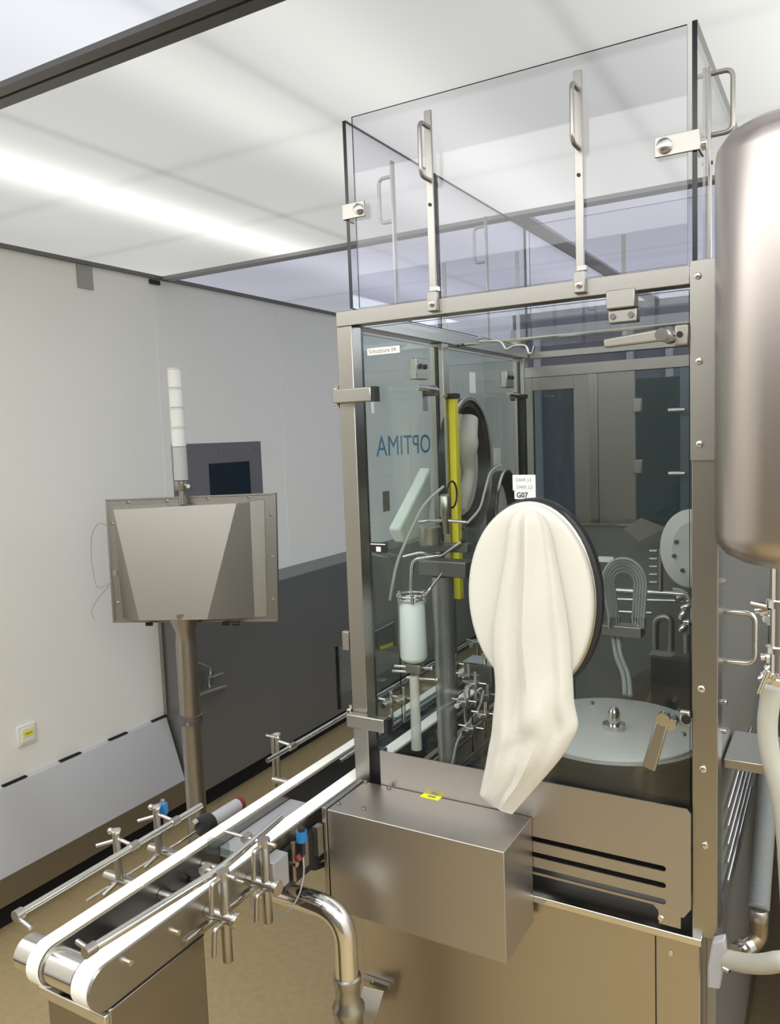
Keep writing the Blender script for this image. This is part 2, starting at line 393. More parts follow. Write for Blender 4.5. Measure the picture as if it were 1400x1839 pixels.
# serial marks pressed into the beam
p = ay(1100,497,F-.0006)
# base
bx = MB(); bx.box((-.924,F,.10),(-.212,4.3,.828)).build('base_cabinet', mat('base_sheet_steel', (.50,.465,.41), .34, 1, noise=((3,3,3), .03, .03)), mach, .003)
MB().box((-.2895,F-.0012,.12),(-.2875,F-.0002,.818)).build('panel_seam', DARK, mach)
MB().box((-.926,F-.014,.828),(-.208,F+.06,.842)).build('ledge', CHROME, mach, .002)
for px, py in ((1204,1712),):
    c = ay(px,py,F-.0005); MB().lathe(c, (0,-1,0), [(0,.005),(.003,.004)], 12).build('bolt', CHROME, mach)
MB().box((XL0,F+.06,.842),(XR1,4.3,.88)).build('work_deck', DSTEEL, mach)
MB().box((XL1,F+.012,.86),(-.8625,F+.04,1.06)).build('jamb', BLACK, mach)
# front door: pane, hinges
door = MB().box((-.8625,F-.001,1.06),(-.2295,F+.007,1.957), edge_slot=1).build('front_door', [GL_DOOR, GEDGE], mach)
for z in (1.822, 1.132):
    h = MB().box((-.925,F-.022,z-.0145),(-.832,F-.0015,z+.0145)).build('hinge', SATIN, mach, .0025)
    MB().box((-.8315,F-.021,z-.015),(-.823,F-.0015,z+.015)).build('hinge_pad', BLACK, h)
    MB().box((-.936,F-.004,z-.018),(-.9255,F+.02,z+.018)).build('hinge_knuckle', CHROME, h, .002)
    MB().cyl((-.93,F+.006,z-.024),(-.93,F+.006,z+.024),.004,seg=10).build('hinge_pin', CHROME, h)
# door latch plate, levers
p = ay(1116,556,F-.02)
lt = MB().box((p.x-.024,F-.03,1.935),(p.x+.024,F-.0015,1.966)).build('latch', SATIN, mach, .002)
MB().box((p.x-.022,F-.024,1.912),(p.x+.026,F-.0015,1.9335)).build('latch_plate', SATIN, lt, .002)
for dx in (-.014,.016): MB().cyl((p.x+dx,F-.0245,1.923),(p.x+dx,F-.027,1.923),.005,seg=12).build('screw', DSTEEL, lt)
def lever(px, py, qx, qy, bx_, by_, wid, wend):
    c = ay(px,py,F-.03); e = ay(qx,qy,F-.032); b = ay(bx_,by_,F-.002)
    lv = MB().cyl((b.x,F-.002,b.z),(b.x,F-.030,b.z),.011,seg=20).build('lever_boss', CHROME, mach, .001)
    d = (e-c); n = Vector((0,1,0)); s = d.cross(n).normalized()
    MB().prism([c+s*wid, c-s*wid, e-s*wend, e+s*wend], (0,-.011,0)).build('door_lever', SATIN, lv, .003)
    MB().cyl(c+Vector((0,.002,0)), c+Vector((0,-.014,0)), wid*1.05, seg=20).build('lever_hub', CHROME, lv, .001)
lever(1190,602,1086,618,1203,606,.010,.0075)
lever(1192,1288,1166,1378,1207,1292,.0105,.0115)
p = ay(1240,1290,F-.004); kp = MB().box((p.x-.018,F-.012,p.z-.014),(XR0-.0005,F-.0015,p.z+.014)).build('keeper', SATIN, mach, .003)
MB().cyl((p.x-.006,F-.0125,p.z),(p.x-.006,F-.015,p.z),.008,seg=16).build('keeper_screw', BLACK, kp)
p = ay(1224,601,F-.004); kp = MB().box((p.x-.011,F-.012,p.z-.018),(XR0-.0005,F-.0015,p.z+.016)).build('keeper', SATIN, mach, .003)
MB().cyl((p.x-.002,F-.0125,p.z),(p.x-.002,F-.0145,p.z),.005,seg=16).build('keeper_screw', BLACK, kp)
# slotted lower front panel
def slot_loop(x0, x1, z, h, y):
    pts = []
    for k in range(7): t = -math.pi/2 + math.pi*k/6; pts.append((x1+h*math.cos(t), y, z+h*math.sin(t)))
    for k in range(7): t = math.pi/2 + math.pi*k/6; pts.append((x0+h*math.cos(t), y, z+h*math.sin(t)))
    return pts
yp = F-.012
outer = [(-.850,yp,.885),(-.850,yp,1.074),(-.232,yp,1.074),(-.226,yp,1.066),(-.226,yp,.893),(-.238,yp,.874),(-.243,yp,.874),(-.243,yp,.852),(-.280,yp,.852),(-.281,yp,.876),(-.290,yp,.885)]
holes = []
for py in (1560,1590,1619):
    c = ay(1190,py,yp); holes.append(slot_loop(-.52, c.x, c.z, .0052, yp))
fp = MB().plate(outer, holes, (0,.003,0)).build('slotted_panel', COVER, mach)
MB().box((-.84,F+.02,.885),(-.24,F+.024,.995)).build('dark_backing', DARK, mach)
c = ay(1186,1652,yp); MB().lathe((c.x,yp,.862), (0,-1,0), [(0,.006),(.002,.0045)], 12).build('bolt', CHROME, fp)
# side door panes (left): two glass doors between the posts
s1 = MB().box((-.906,F+.046,1.06),(-.899,1.818,1.955), edge_slot=1).build('side_door', [GL_SIDE, GEDGE], mach)
s2 = MB().box((-.906,1.862,1.06),(-.899,YB-.004,1.955), edge_slot=1).build('side_door', [GL_SIDE, GEDGE], mach)
for (yc, zc) in ((1.70,1.868),(2.27,1.868)):
    l = MB().box((-.898,yc-.03,zc),(-.880,yc+.03,zc+.05)).build('latch', SATIN, mach, .002)
    for d in (-.012,.012): MB().cyl((-.880,yc+d,zc+.03),(-.874,yc+d,zc+.03),.006,seg=10).build('screw', BLACK, l)
    l2 = MB().cyl((-.897,yc+.05,zc-.025),(-.870,yc+.05,zc-.025),.013,seg=16).build('lever_boss', DSTEEL, mach)
    MB().tube([(-.868,yc+.05,zc-.025),(-.864,yc-.06,zc-.022)], .007, 10).build('door_lever', CHROME, l2)
# handle outside the right side of the frame, right side wall
MB().box((XR1-.006,F+.055,.90),(XR1-.002,YB,1.9645)).build('side_panel', mat('side_sheet_steel', (.16,.155,.135), .45, .35, noise=((3,3,3), .06, .05)), mach)
a, b = ax(1292,1104,XR1), ax(1292,1216,XR1)
MB().tube([(XR1-.002,1.49,1.405),(XR1+.048,1.49,1.405),(XR1+.048,1.49,1.315),(XR1-.002,1.49,1.315)], .0048, 10, .018).build('grab_handle', CHROME, mach)
for px, py, y in ((1297,1264,1.47),(1290,1330,1.46),(1288,1055,1.455)):
    z = ax(px,py,XR1).z; MB().cyl((XR1-.002,y,z),(XR1+.006,y,z),.005,seg=10).build('bolt', CHROME, mach)
# rear machine body seen at right: lower side sheet, vents, shelf
MB().box((-.2115,1.47,.30),(XR1-.012,4.2,.895)).build('lower_side_panel', CABIN, mach)
sh = MB().box((-.1815,1.452,1.132),(-.075,1.60,1.150)).build('shelf', SATIN, mach, .002)
for k in range(5):
    z0 = 1.05 - .035*k
    MB().tube([(-.186+.006,1.90-.0*k,z0),(-.186+.006,1.50,z0-.012)], .003, 8).build('louvre', CHROME, mach)
# back frame with doors
MB().box((-.682,YB,.88),(-.655,YB+.03,1.9015)).build('back_post', STEELV, mach, .001)
MB().box((-.8595,YB+.010,.88),(-.7285,YB+.018,1.8615), edge_slot=1).build('back_door', [GL_SMOKE, GEDGE], mach)
MB().box((-.8845,YB+.004,.88),(-.860,YB+.024,1.9015)).build('back_post', CABIN, mach)
MB().box((-.728,YB+.004,.88),(-.6825,YB+.024,1.9015)).build('back_post', CABIN, mach)
MB().box((-.8595,YB+.004,1.862),(-.7285,YB+.024,1.9015)).build('back_lintel', CABIN, mach)
MB().box((-.6545,YB+.004,.88),(-.545,YB+.024,1.9015)).build('back_panel', CABIN, mach)
MB().box((-.543,YB+.006,.88),(-.420,YB+.014,1.9015), edge_slot=1).build('back_door', [GL_SIDE, GEDGE], mach)
MB().box((-.419,YB+.004,.88),(XR0,YB+.024,1.9015)).build('back_panel', mat('blue_grey_panel', (.16,.20,.24), .4, .6), mach)
for z in (1.80,1.62): 
    l = MB().box((-.548,YB-.010,z-.02),(-.525,YB+.003,z+.02)).build('hinge', SATIN, mach, .002)
    MB().tube([(-.445,YB-.03,z-.02),(-.40,YB-.03,z-.02)], .006, 8).build('hinge_pin', CHROME, l)
for px0, py0, px1, py1, m_, pn in ((843,668,854,706,PAPER,s2),(888,805,899,834,PAPER,s2),(687,883,700,917,DSTEEL,s1),(758,700,768,738,SATIN,s1),(667,722,672,742,PAPER,s1)):
    a, b = ax(px0,py0,-.8975), ax(px1,py1,-.8975)
    MB().box((-.8988,a.y,b.z),(-.8975,b.y,a.z)).build('sticker' if m_ is PAPER else 'pull_recess', m_, pn)
# section wall behind
MB().box((XL0+.01,3.3,.88),(XR1-.01,3.34,1.93)).build('bulkhead', DARKTEAL, mach)
MB().box((-.72,YB-.05,.885),(-.30,YB-.046,1.452)).build('splash_plate', mat('splash_plate_steel', (.27,.27,.265), .42, .5), mach)
MB().box((-.72,YB-.06,1.449),(-.30,YB-.045,1.455)).build('splash_trim', CHROME, mach)
MB().tube([(XL1,F+.5,1.963),(XR0,F+.5,1.963)], .004, 6).build('tie_rod', CHROME, mach)
# ceiling hook rod inside
p = ay(905,622,1.75)
hk = MB(); hk.tube([ay(860,613,1.75), ay(900,612,1.75), ay(908,630,1.75), ay(922,620,1.75), ay(945,620,1.75), ay(948,634,1.75), ay(955,636,1.75), ay(959,622,1.75)], .003, 8, .012)
hk.tube([ay(862,612,1.75), ay(862,605,1.85)], .006, 8); hk.build('hook_rod', CHROME, mach)

# stickers on the door
def sticker(parent, x0, x1, z0, z1, y, m, name='sticker', lab=None):
    o = MB().box((x0,y-.0006,z0),(x1,y,z1)).build(name, m, parent)
    if lab: o['label'] = lab
    return o
yd = F-.0012
a, b = ay(661,627,yd), ay(718,634,yd)
o = sticker(mach, -.848, -.773, 1.9005, 1.9145, yd, PAPER, lab='white strip label reading Schutztüre 04')
text('lettering', 'Schutztüre 04', .0122, (-.845,yd-.0007,1.9040), (1,0,0), (0,0,1), INKG, o, .93)
o = sticker(mach, -.542, -.4975, 1.6265, 1.6555, yd, PAPER, lab='white label with two lines of grey print')
text('lettering', 'DA04_L5', .0088, (-.536,yd-.0007,1.6435), (1,0,0), (0,0,1), INKG, o, .9)
text('lettering', 'DA05_L2', .0088, (-.534,yd-.0007,1.6300), (1,0,0), (0,0,1), INKG, o, .9)
o = sticker(mach, -.539, -.4975, 1.6105, 1.6262, yd, PAPER, lab='white label reading G07')
text('lettering', 'G07', .0135, (-.535,yd-.0007,1.6135), (1,0,0), (0,0,1), INK, o, .95, .0003)
a = ay(664,972,yd)
o = sticker(mach, -.862, -.818, 1.497, 1.518, yd, BLACK, lab='black warning label with a white pictogram')
MB().box((-.858,yd-.0012,1.5135),(-.823,yd-.0008,1.5155)).build('print', PAPER, o)
MB().box((-.845,yd-.0012,1.499),(-.834,yd-.0008,1.509)).build('pictogram', PAPER, o)
# lettering on the outside of the first side door (reads backwards from in here)
text('lettering', 'OPTIMA', .066, (-.9068,1.785,1.692), (0,-1,0), (0,0,1), BLUEINK, s1, 1.12)

# ================================================================== GLASS GUARD ON TOP
guard = thing('glass_guard', (-.55,1.9,1.997), 'tall clear glass guard box standing on top of the machine frame', 'glass guard')
GT = 2.371
def pane(a, b, name='pane'): return MB().box(a, b, edge_slot=1).build(name, [GL_TOP, GEDGE], guard)
pane((-.866,F+.002,1.998),(-.232,F+.006,GT))
pane((-.884,F-.004,1.998),(-.876,1.80,GT-.006))
pane((-.884,1.806,1.998),(-.876,2.42,GT-.006))
pane((-.2235,F-.004,2.002),(-.2155,2.42,GT))
pane((-.868,2.424,1.998),(-.222,2.430,GT))
# uprights with pull handles and clamps
def upright(x, y, z0, z1, face, hz0, hz1, width=.013):
    n = Vector(face)
    t = Vector((abs(n.y), abs(n.x), 0))
    m = MB().obox((x,y,(z0+z1)/2), t, n, (0,0,1), width/2, .0025, (z1-z0)/2)
    u = m.build('upright_bar', SATIN, guard, .0008)
    c = Vector((x,y,0)); o = n*.0025
    MB().tube([c+o+Vector((0,0,hz1)), c+n*.036+Vector((0,0,hz1)), c+n*.036+Vector((0,0,hz0)), c+o+Vector((0,0,hz0))], .0042, 10, .014).build('pull_handle', DSTEEL if False else STEELV, u)
    for z in (hz0-.045, ): MB().cyl(c+o+Vector((0,0,z)), c+n*.0045+Vector((0,0,z)), .0032, seg=10).build('screw', BLACK, u)
    return u
for (px) in (773, 1040):
    xb = ay(px,400,F-.006).x
    u = upright(xb, F-.004, 1.998, 2.342, (0,-1,0), 2.215, 2.312, .0145)
    cl = MB().box((xb-.0105,F-.012,1.972),(xb+.0095,F-.0005,2.008)).build('clamp', SATIN, guard, .001)
    MB().lathe((xb-.001,F-.012,1.985), (0,-1,0), [(0,.0055),(.004,.0055),(.005,.004)], 14).build('bolt', CHROME, cl)
    MB().obox((xb+.004,F-.005,2.013), (1,0,0), (0,1,0), (0,0,1), .008, .006, .004).build('wedge', CHROME, cl)
for px, py in ((706,400),(872,455)):
    yb = ax(px,py,-.890).y
    upright(-.888, yb, 2.0, ax(px, 292 if px < 800 else 390, -.890).z, (-1,0,0), 2.215, 2.312, .0145)
upright(-.2115, 1.50, 2.002, 2.335, (1,0,0), 2.225, 2.325, .0145)
for px in (797, 928, 1120):
    c = ay(px,470,2.435); MB().box((c.x-.006,2.4305,1.998),(c.x+.006,2.436,2.30)).build('upright_bar', SATIN, guard)
c = ay(923,500,2.42); MB().box((c.x-.012,2.41,1.997),(c.x+.012,2.423,2.02)).build('clamp', SATIN, guard, .002)
# corner clamps
z = 2.188
k = MB(); k.box((-.890,F-.009,z-.015),(-.838,F-.0045,z+.015)); k.box((-.890,F-.0045,z-.015),(-.8855,F+.03,z+.015)); k = k.build('corner_clamp', SATIN, guard, .0008)
MB().lathe((-.850,F-.009,z), (0,-1,0), [(0,.0105),(.006,.0105),(.0075,.0085)], 20).build('bolt', CHROME, k)
k = MB(); k.box((-.281,F-.009,z-.016),(-.2110,F-.0045,z+.016)); k.box((-.2150,F-.0045,z-.016),(-.2110,F+.035,z+.016)); k = k.build('corner_clamp', SATIN, guard, .0008)
MB().lathe((-.265,F-.009,z), (0,-1,0), [(0,.012),(.006,.012),(.0075,.010)], 20).build('bolt', CHROME, k)
MB().lathe((-.2110,F+.02,z), (1,0,0), [(0,.010),(.006,.009)], 16).build('bolt', CHROME, k)

# ================================================================== GLOVE PORTS
def sleeve(secs, name, m, parent, th, ribs=3.4, amp=.34, N=48, steps=7):
    """cloth sleeve through (left, right) pairs"""
    def cr(a,b,c,d,t): return .5*((2*b)+(-a+c)*t+(2*a-5*b+4*c-d)*t*t+(-a+3*b-3*c+d)*t*t*t)
    out = []
    n = len(secs)
    for i in range(n-1):
        for j in range(steps):
            t = j/steps; g = [secs[max(0,min(n-1,k))] for k in (i-1,i,i+1,i+2)]
            out.append((cr(*[q[0] for q in g],t), cr(*[q[1] for q in g],t), cr(*[q[2] for q in g],t)))
    out.append(secs[-1]); b = MB(); prev = None
    for q, (l, r, h) in enumerate(out):
        mid = (l+r)/2; half = (r-l)/2; u = q/(len(out)-1); out_n = Vector((0,-1,0)) if abs(half.x) > abs(half.y) else Vector((1,0,0))
        A = []
        for k in range(N):
            t = 2*math.pi*k/N; c, s_ = math.cos(t), math.sin(t)
            rip = 1 + amp*(math.sin(ribs*c*2.2 + 1.1*math.sin(5*u)) + .5*math.sin(ribs*c*4.1 + 4*u + 1)) * (1-.55*u)
            crease = .10*math.sin(26*u + 3*c)*math.exp(-((u-.45)/.22)**2)
            A.append(b.bm.verts.new(mid + half*c + out_n*(h*s_*(rip+crease) if s_ > 0 else h*.5*s_)))
        if prev: b.bridge(prev, A)
        else: b.cap(A, True)
        prev = A
    b.cap(prev); return b.build(name, m, parent)

gp = thing('glove_port', (-.505,1.37,1.24), 'large white oval glove port on the front door, its limp cream sleeve hanging down', 'glove port')
c = ay(950,1075,1.37)
pc = Vector((c.x, 0, c.z)); c0 = pc+Vector((0,F-.0015,0))
p1 = ay(840,1070,1.355); p2 = ay(1063,1075,1.355)
HR = (p2.x-p1.x)/2; VR = (ay(945,905,1.355).z - ay(955,1243,1.355).z)/2; cc = Vector(((p1.x+p2.x)/2, F-.0015, (ay(945,905,1.355).z+ay(955,1243,1.355).z)/2))
MB().oval(cc+Vector((.004,0,0)), (0,-1,0), (0,0,1), [(0,HR+.006,VR+.008),(.016,HR+.007,VR+.009),(.020,HR+.003,VR+.006)]).build('gasket', GASKET, gp)
MB().oval(cc+Vector((.001,-.0205,0)), (0,-1,0), (0,0,1), [(0,HR+.001,VR+.003),(.007,HR+.002,VR+.004),(.009,HR,VR+.002)]).build('clamp_ring', STEEL, gp)
MB().oval(cc+Vector((0,-.030,0)), (0,-1,0), (0,0,1), [(0,HR,VR),(.010,HR,VR),(.014,HR-.003,VR-.003),(.016,HR-.008,VR-.008),(.0155,HR-.03,VR-.03)]).build('port_disc', DISC, gp)
SEC = [((927,918),(960,916),.004),((914,940),(984,940),.016),((905,1010),(1000,1010),.022),((893,1080),(1012,1072),.026),((884,1150),(1022,1140),.028),
       ((890,1230),(1028,1212),.030),((885,1292),(1031,1262),.032),((882,1320),(1038,1300),.030),((878,1340),(1029,1326),.030),((872,1375),(1008,1360),.030),((864,1414),(985,1388),.024),((862,1428),(950,1428),.018),((872,1437),(920,1462),.008)]
secs = []
for i, (l, r, h) in enumerate(SEC):
    y = 1.352 - .012*min(i,6)/6
    secs.append((ay(*l,y), ay(*r,y), h))
sleeve(secs, 'glove_sleeve', CLOTH, gp, .02)

# ports on the left side door, seen from inside
def side_port(yc, zc, hr, vr, label):
    g = thing('glove_port', (-.9,yc,zc-vr), label, 'glove port')
    b = MB(); N = 48
    for (x0, x1, ra, rb) in ((-.8845,-.858,1.0,.80),):
        def rg(x, k): return [b.bm.verts.new((x, yc+hr*k*math.cos(t), zc+vr*k*math.sin(t))) for t in [2*math.pi*i/N for i in range(N)]]
        A, B_, C_, D_ = rg(x0,1.0), rg(x1,1.0), rg(x1,.88), rg(x0,.78); b.bridge(A,B_); b.bridge(B_,C_); b.bridge(C_,D_); b.bridge(D_,A)
    b.build('gasket', GASKET, g)
    b = MB()
    def rg(x, k): return [b.bm.verts.new((x, yc+hr*k*math.cos(t), zc+vr*k*math.sin(t))) for t in [2*math.pi*i/N for i in range(N)]]
    A, B_, C_, D_ = rg(-.8575,1.02), rg(-.851,1.02), rg(-.851,.97), rg(-.8575,.97); b.bridge(A,B_); b.bridge(B_,C_); b.bridge(C_,D_); b.bridge(D_,A); b.build('clamp_ring', CHROME, g)
    MB().oval((-.8842,yc,zc), (1,0,0), (0,0,1), [(0,hr*.76,vr*.76),(.004,hr*.76,vr*.76),(.006,hr*.5,vr*.5)]).build('port_disc', DISC, g)
    return g
pr, pq = ax(800,825,-.862), ax(877,825,-.862)
g1 = side_port((pr.y+pq.y)/2, 1.655, (pq.y-pr.y)/2, .172,'black-rimmed oval glove port on the side door, nearer of two, white sleeve outside')
b1 = MB(); 
pts = [ax(774,838,-.94), ax(760,870,-.95), ax(718,950,-.96), ax(729,975,-.96), ax(768,962,-.95), ax(775,900,-.94)]
b1.prism(pts, (-.035,0,0)); b1.build('glove_sleeve', PAPER, g1, .006)
MB().tube([ax(842,752,-.868), ax(836,800,-.862), ax(842,850,-.864), ax(834,885,-.858), ax(829,912,-.866)], lambda t: .024+.010*math.sin(9*t)*(1-t)-.008*t, 18, .03).build('glove_sleeve', CLOTH, g1)
side_port(2.16,1.475,.088,.150,'oval glove port with a black rim low on the left side door, farther of two')

# blanked port at the back right
bp_ = thing('port_cover', (-.345,2.1,1.33), 'round cream port cover with small holes at the right of the machine interior', 'port cover')
c = ay(1240,985,2.1)
MB().oval(c, (0,-1,0), (0,0,1), [(0,.073,.100),(.012,.073,.100),(.016,.069,.096)]).build('disc', PLAST, bp_)
MB().oval(c+Vector((.008,-.0165,0)), (0,-1,0), (0,0,1), [(0,.050,.070),(.004,.050,.070)]).build('hub', LID, bp_)
for px, py in ((1210,998),(1225,1024),(1214,973)):
    q = ay(px,py,2.078); MB().cyl((q.x,2.080,q.z),(q.x,2.072,q.z),.005,seg=10).build('hole', DSTEEL, bp_)
MB().box((c.x+.01,2.101,c.z-.02),(XR0,2.12,c.z+.02)).build('arm', STEEL, bp_)

# ================================================================== INSIDE THE MACHINE
# light curtains
def curtain(px, y0, y1, Xc, m, label, w=.012, z0=None, z1=None):
    a, b = ax(px,y0,Xc), ax(px+9,y1,Xc)
    t = thing('light_curtain', (Xc,a.y,b.z), label, 'light curtain')
    MB().box((Xc-.006,a.y-w,b.z),(Xc+.012,a.y+w,a.z)).build('strip', m, t, .001)
    MB().box((Xc-.010,a.y-w-.006,a.z),(Xc+.016,a.y+w+.004,a.z+.012)).build('end_cap', BLACK, t, .001)
    MB().tube([(Xc-.003,a.y-.05,a.z+.006),(Xc-.003,a.y-w-.006,a.z+.006)], .004, 8).build('mounting_pin', CHROME, t)
    MB().box((Xc-.012,a.y-w-.012,b.z),(Xc-.0065,a.y-w+.004,a.z)).build('rail', SATIN, t)
curtain(811,716,1075,-.838,YELL,'tall narrow yellow upright strip with a black cap inside the machine', .010)
curtain(936,716,900,-.862,BLACK,'tall narrow black upright strip beside the far corner post in the machine', .009)

Yc = 1.60
def iy(px, py, y=Yc): return ay(px, py, y)
# filling column with its arm and motor
colm = thing('filling_column', (iy(800,1300).x,Yc,.88), 'grey round upright column inside the machine carrying a horizontal arm and a small motor', 'column')
p0, p1 = iy(800,1035), iy(803,1320)
MB().lathe((p1.x,Yc,.885), (0,0,1), [(0,.035),(.03,.035),(.05,.022),(p0.z-.885,.0255)], 28).build('pillar', mat('painted_pillar', (.30,.30,.30), .35, .7), colm)
a = iy(745,1020); b = iy(845,1010)
m = MB(); m.obox(((a.x+.02+b.x)/2,Yc-.0,(a.z+.005)), (1,0,0),(0,1,0),(0,0,1), (b.x-a.x)/2-.012, .024, .018); m.build('arm', DSTEEL, colm, .003)
MB().tube([iy(738,1062), iy(740,1005), iy(790,998)], .005, 8, .02).build('arm_pipe', CHROME, colm)
MB().obox(iy(800,985)+Vector((0,.02,0)), (1,0,0),(0,1,0),(0,0,1), .05, .012, .010).build('rear_arm', DSTEEL, colm, .002)
c = iy(772,962); MB().lathe(c, (0,0,1), [(-.022,.022),(-.018,.026),(.02,.026),(.024,.02)], 24).build('motor', SATIN, colm)
c = iy(800,935); MB().lathe(c, (0,0,1), [(-.03,.008),(.0,.008),(.012,.013),(.055,.013),(.06,.008)], 20).build('actuator', STEELV, colm)
MB().tube([iy(752,937), iy(800,935), iy(838,938)], .004, 8).build('cross_rod', CHROME, colm)
MB().tube([iy(724,1000), iy(755,992), iy(790,1000), iy(831,971)], .0035, 8, .01).build('curved_rod', CHROME, colm)
MB().ball(iy(831,971), .006).build('knob', BLACK, colm)
MB().tube([iy(700,1078,1.56), iy(712,1010,1.56), iy(732,965,1.57), iy(760,905,1.58), iy(797,873,1.6)], .0035, 8, .03).build('hose', HOSEW, colm)
MB().tube([iy(838,940), iy(862,915,1.62), iy(868,890,1.65), iy(880,845,1.7), iy(900,835,1.75)], .0028, 8, .03).build('hose', HOSEW, colm)
# black cable loop on the yellow strip
cpts = [ax(811+9*math.cos(t), 888+24*math.sin(t), -.815) for t in [2*math.pi*i/14 for i in range(15)]]
tag(MB().tube(cpts, .0025, 8).build('cable_loop', BLACK, None), 'small black cable loop on the yellow upright strip in the machine', 'cable')

# milky bottle with holding ring
bt = thing('bottle', (iy(744,1185,1.50).x,1.50,1.18), 'white milky plastic bottle held in a steel ring behind the front glass', 'bottle')
c = iy(743,1183,1.50); zt = iy(742,1080,1.50).z
bc = Vector((c.x,1.50,c.z)); Hh = zt-c.z
MB().lathe(bc, (0,0,1), [(-.008,.014),(-.004,.022),(0,.0275),(.006,.030),(Hh-.008,.028),(Hh,.0245),(Hh+.002,.014),(Hh+.012,.013)], 32).build('body', MILK, bt)
rg = thing('bottle_gripper', (bc.x,1.50,zt), 'steel wire gripper ring and clamps above the milky bottle', 'gripper')
for dz, rr in ((.006,.030),(.014,.033)):
    MB().tube([bc+Vector((rr*math.cos(t),rr*math.sin(t),Hh+dz)) for t in [2*math.pi*i/20 for i in range(21)]], .0025, 8).build('ring', CHROME, rg)
for k in range(6):
    t = k*math.pi/3; e = bc+Vector((.032*math.cos(t),.032*math.sin(t),Hh+.01)); MB().cyl(e-Vector((0,0,.010)), e+Vector((0,0,.010)), .004, seg=10).build('pin', CHROME, rg)
MB().tube([bc+Vector((.03,0,Hh+.012)), bc+Vector((.045,0,Hh+.03)), bc+Vector((.05,.05,Hh+.055))], .003, 8, .01).build('stem', CHROME, rg)
MB().tube([bc+Vector((-.032,0,Hh+.01)), bc+Vector((-.034,.0,Hh-.1)), bc+Vector((-.03,.01,-.03))], .003, 8, .01).build('side_rod', SATIN, rg)
lg = thing('lower_gripper', (bc.x,1.50,bc.z-.04), 'cluster of small steel rods and knobs under the milky bottle', 'gripper')
MB().box(bc+Vector((-.016,-.012,-.030)), bc+Vector((.02,.012,-.010))).build('block', SATIN, lg, .002)
for dx, dz, L in ((-.03,-.022,.05),(-.036,-.034,.045),(.0,-.045,.07),(.012,-.02,.045)):
    MB().cyl(bc+Vector((dx-.02,0,dz)), bc+Vector((dx-.02+L,.01,dz)), .0035, seg=8).build('rod', CHROME, lg)
    MB().ball(bc+Vector((dx-.02+L,.01,dz)), .0055, 10).build('knob', CHROME, lg)
tb = MB().lathe(iy(748,1345,1.50), (0,0,1), [(0,.012),(iy(748,1190,1.5).z-iy(748,1345,1.5).z-.03,.0105)], 24).build('drop_tube', mat('cream_tube_plastic', (.60,.60,.54), .4), None)
tag(tb, 'upright cream plastic tube below the milky bottle', 'tube')

# dark transport mechanics: rails and clamps, one little thing each
GR = 'steel clamp blocks among the rods inside the machine'
def clampset(px, py, y, label):
    c = ay(px,py,y); t = thing('clamp_block', c, label, 'clamp', GR)
    MB().obox(c, (1,0,0),(0,1,0),(0,0,1), .012,.012,.008).build('block', SATIN, t, .002)
    MB().cyl(c+Vector((-.004,-.013,0)), c+Vector((-.004,-.026,0)), .006, seg=12).build('knob', CHROME, t)
    MB().cyl(c+Vector((.004,0,-.05)), c+Vector((.004,0,.03)), .0035, seg=8).build('spindle', CHROME, t)
    MB().cyl(c+Vector((-.03,.004,.004)), c+Vector((.03,.004,.004)), .003, seg=8).build('cross_pin', CHROME, t)
LB = 'small shiny clamp block among the dark rods behind the glove sleeve'
for px, py, y in ((832,1262,1.56),(850,1230,1.60),(868,1285,1.55),(838,1215,1.66),(872,1250,1.66),(855,1155,1.9),(880,1160,1.95),(815,1195,1.7),(845,1310,1.55),(700,1262,1.5),(722,1257,1.5)):
    clampset(px, py, y, LB if px > 810 else 'small shiny clamp block on the rods left of the cream tube')
hb = thing('drive_housing', ay(866,1215,1.72), 'dark rectangular housing with a bright top edge behind the glove sleeve', 'housing')
c = ay(866,1208,1.72); MB().obox(c, (1,0,0),(0,1,0),(0,0,1), .036,.03,.028).build('body', DSTEEL, hb, .004)
MB().obox(c+Vector((0,-.001,.0300)), (1,0,0),(0,1,0),(0,0,1), .038,.032,.0018).build('lid', CHROME, hb)
MB().cyl(c+Vector((.01,-.01,.032)), c+Vector((.01,-.01,.05)), .006, seg=12).build('spigot', CHROME, hb)
for i, (p, q, r) in enumerate((((690,1352),(880,1205),.006),((700,1375),(900,1235),.005),((770,1375),(905,1280),.006),((690,1300),(780,1232),.008),((800,1385),(890,1330),.004),((660,1255),(740,1205),.004))):
    zz = (.95,.93,.93,1.0,.90,1.06)[i]
    a, b = az(*p,zz), az(*q,zz)
    a.x = b.x = (a.x+b.x)/2 if i != 3 else b.x
    if a.y < 1.46: a.y = 1.46
    if abs(b.y-a.y) < .1: b.y = a.y+.4
    if a.x < -.88: a.x = b.x = -.872
    tag(MB().tube([a,b], r, 8).build('transport_rail', DSTEEL if i % 2 else STEEL, None), ['thick dark steel rail running back inside the machine behind the cream tube','lower dark steel rail running back inside the machine near the front panel','steel rail at the foot of the glove sleeve inside the machine','bright steel rail just inside the left side door','thin rail low behind the slotted front panel','thin upper rail just inside the left side door'][i], 'rail')
tag(MB().tube([ay(868,1240,1.6), ay(862,1270,1.58), ay(840,1300,1.56), ay(820,1330,1.54), ay(812,1372,1.53)], .003, 8, .03).build('signal_cable', GREYPL, None), 'thin grey cable dangling inside the machine left of the glove sleeve', 'cable')
bd = thing('bracket_plate', ay(720,1130,2.0), 'sloping grey steel plate with a yellow sticker seen past the left side door', 'bracket')
q = [ax(668,1137,-.95), ax(708,1117,-.95), ax(712,1160,-.95), ax(668,1168,-.95)]
MB().prism(q, (-.004,0,0)).build('plate', SATIN, bd)
q = [ax(683,1161,-.9485), ax(706,1153,-.9485), ax(706,1160,-.9485), ax(683,1167,-.9485)]
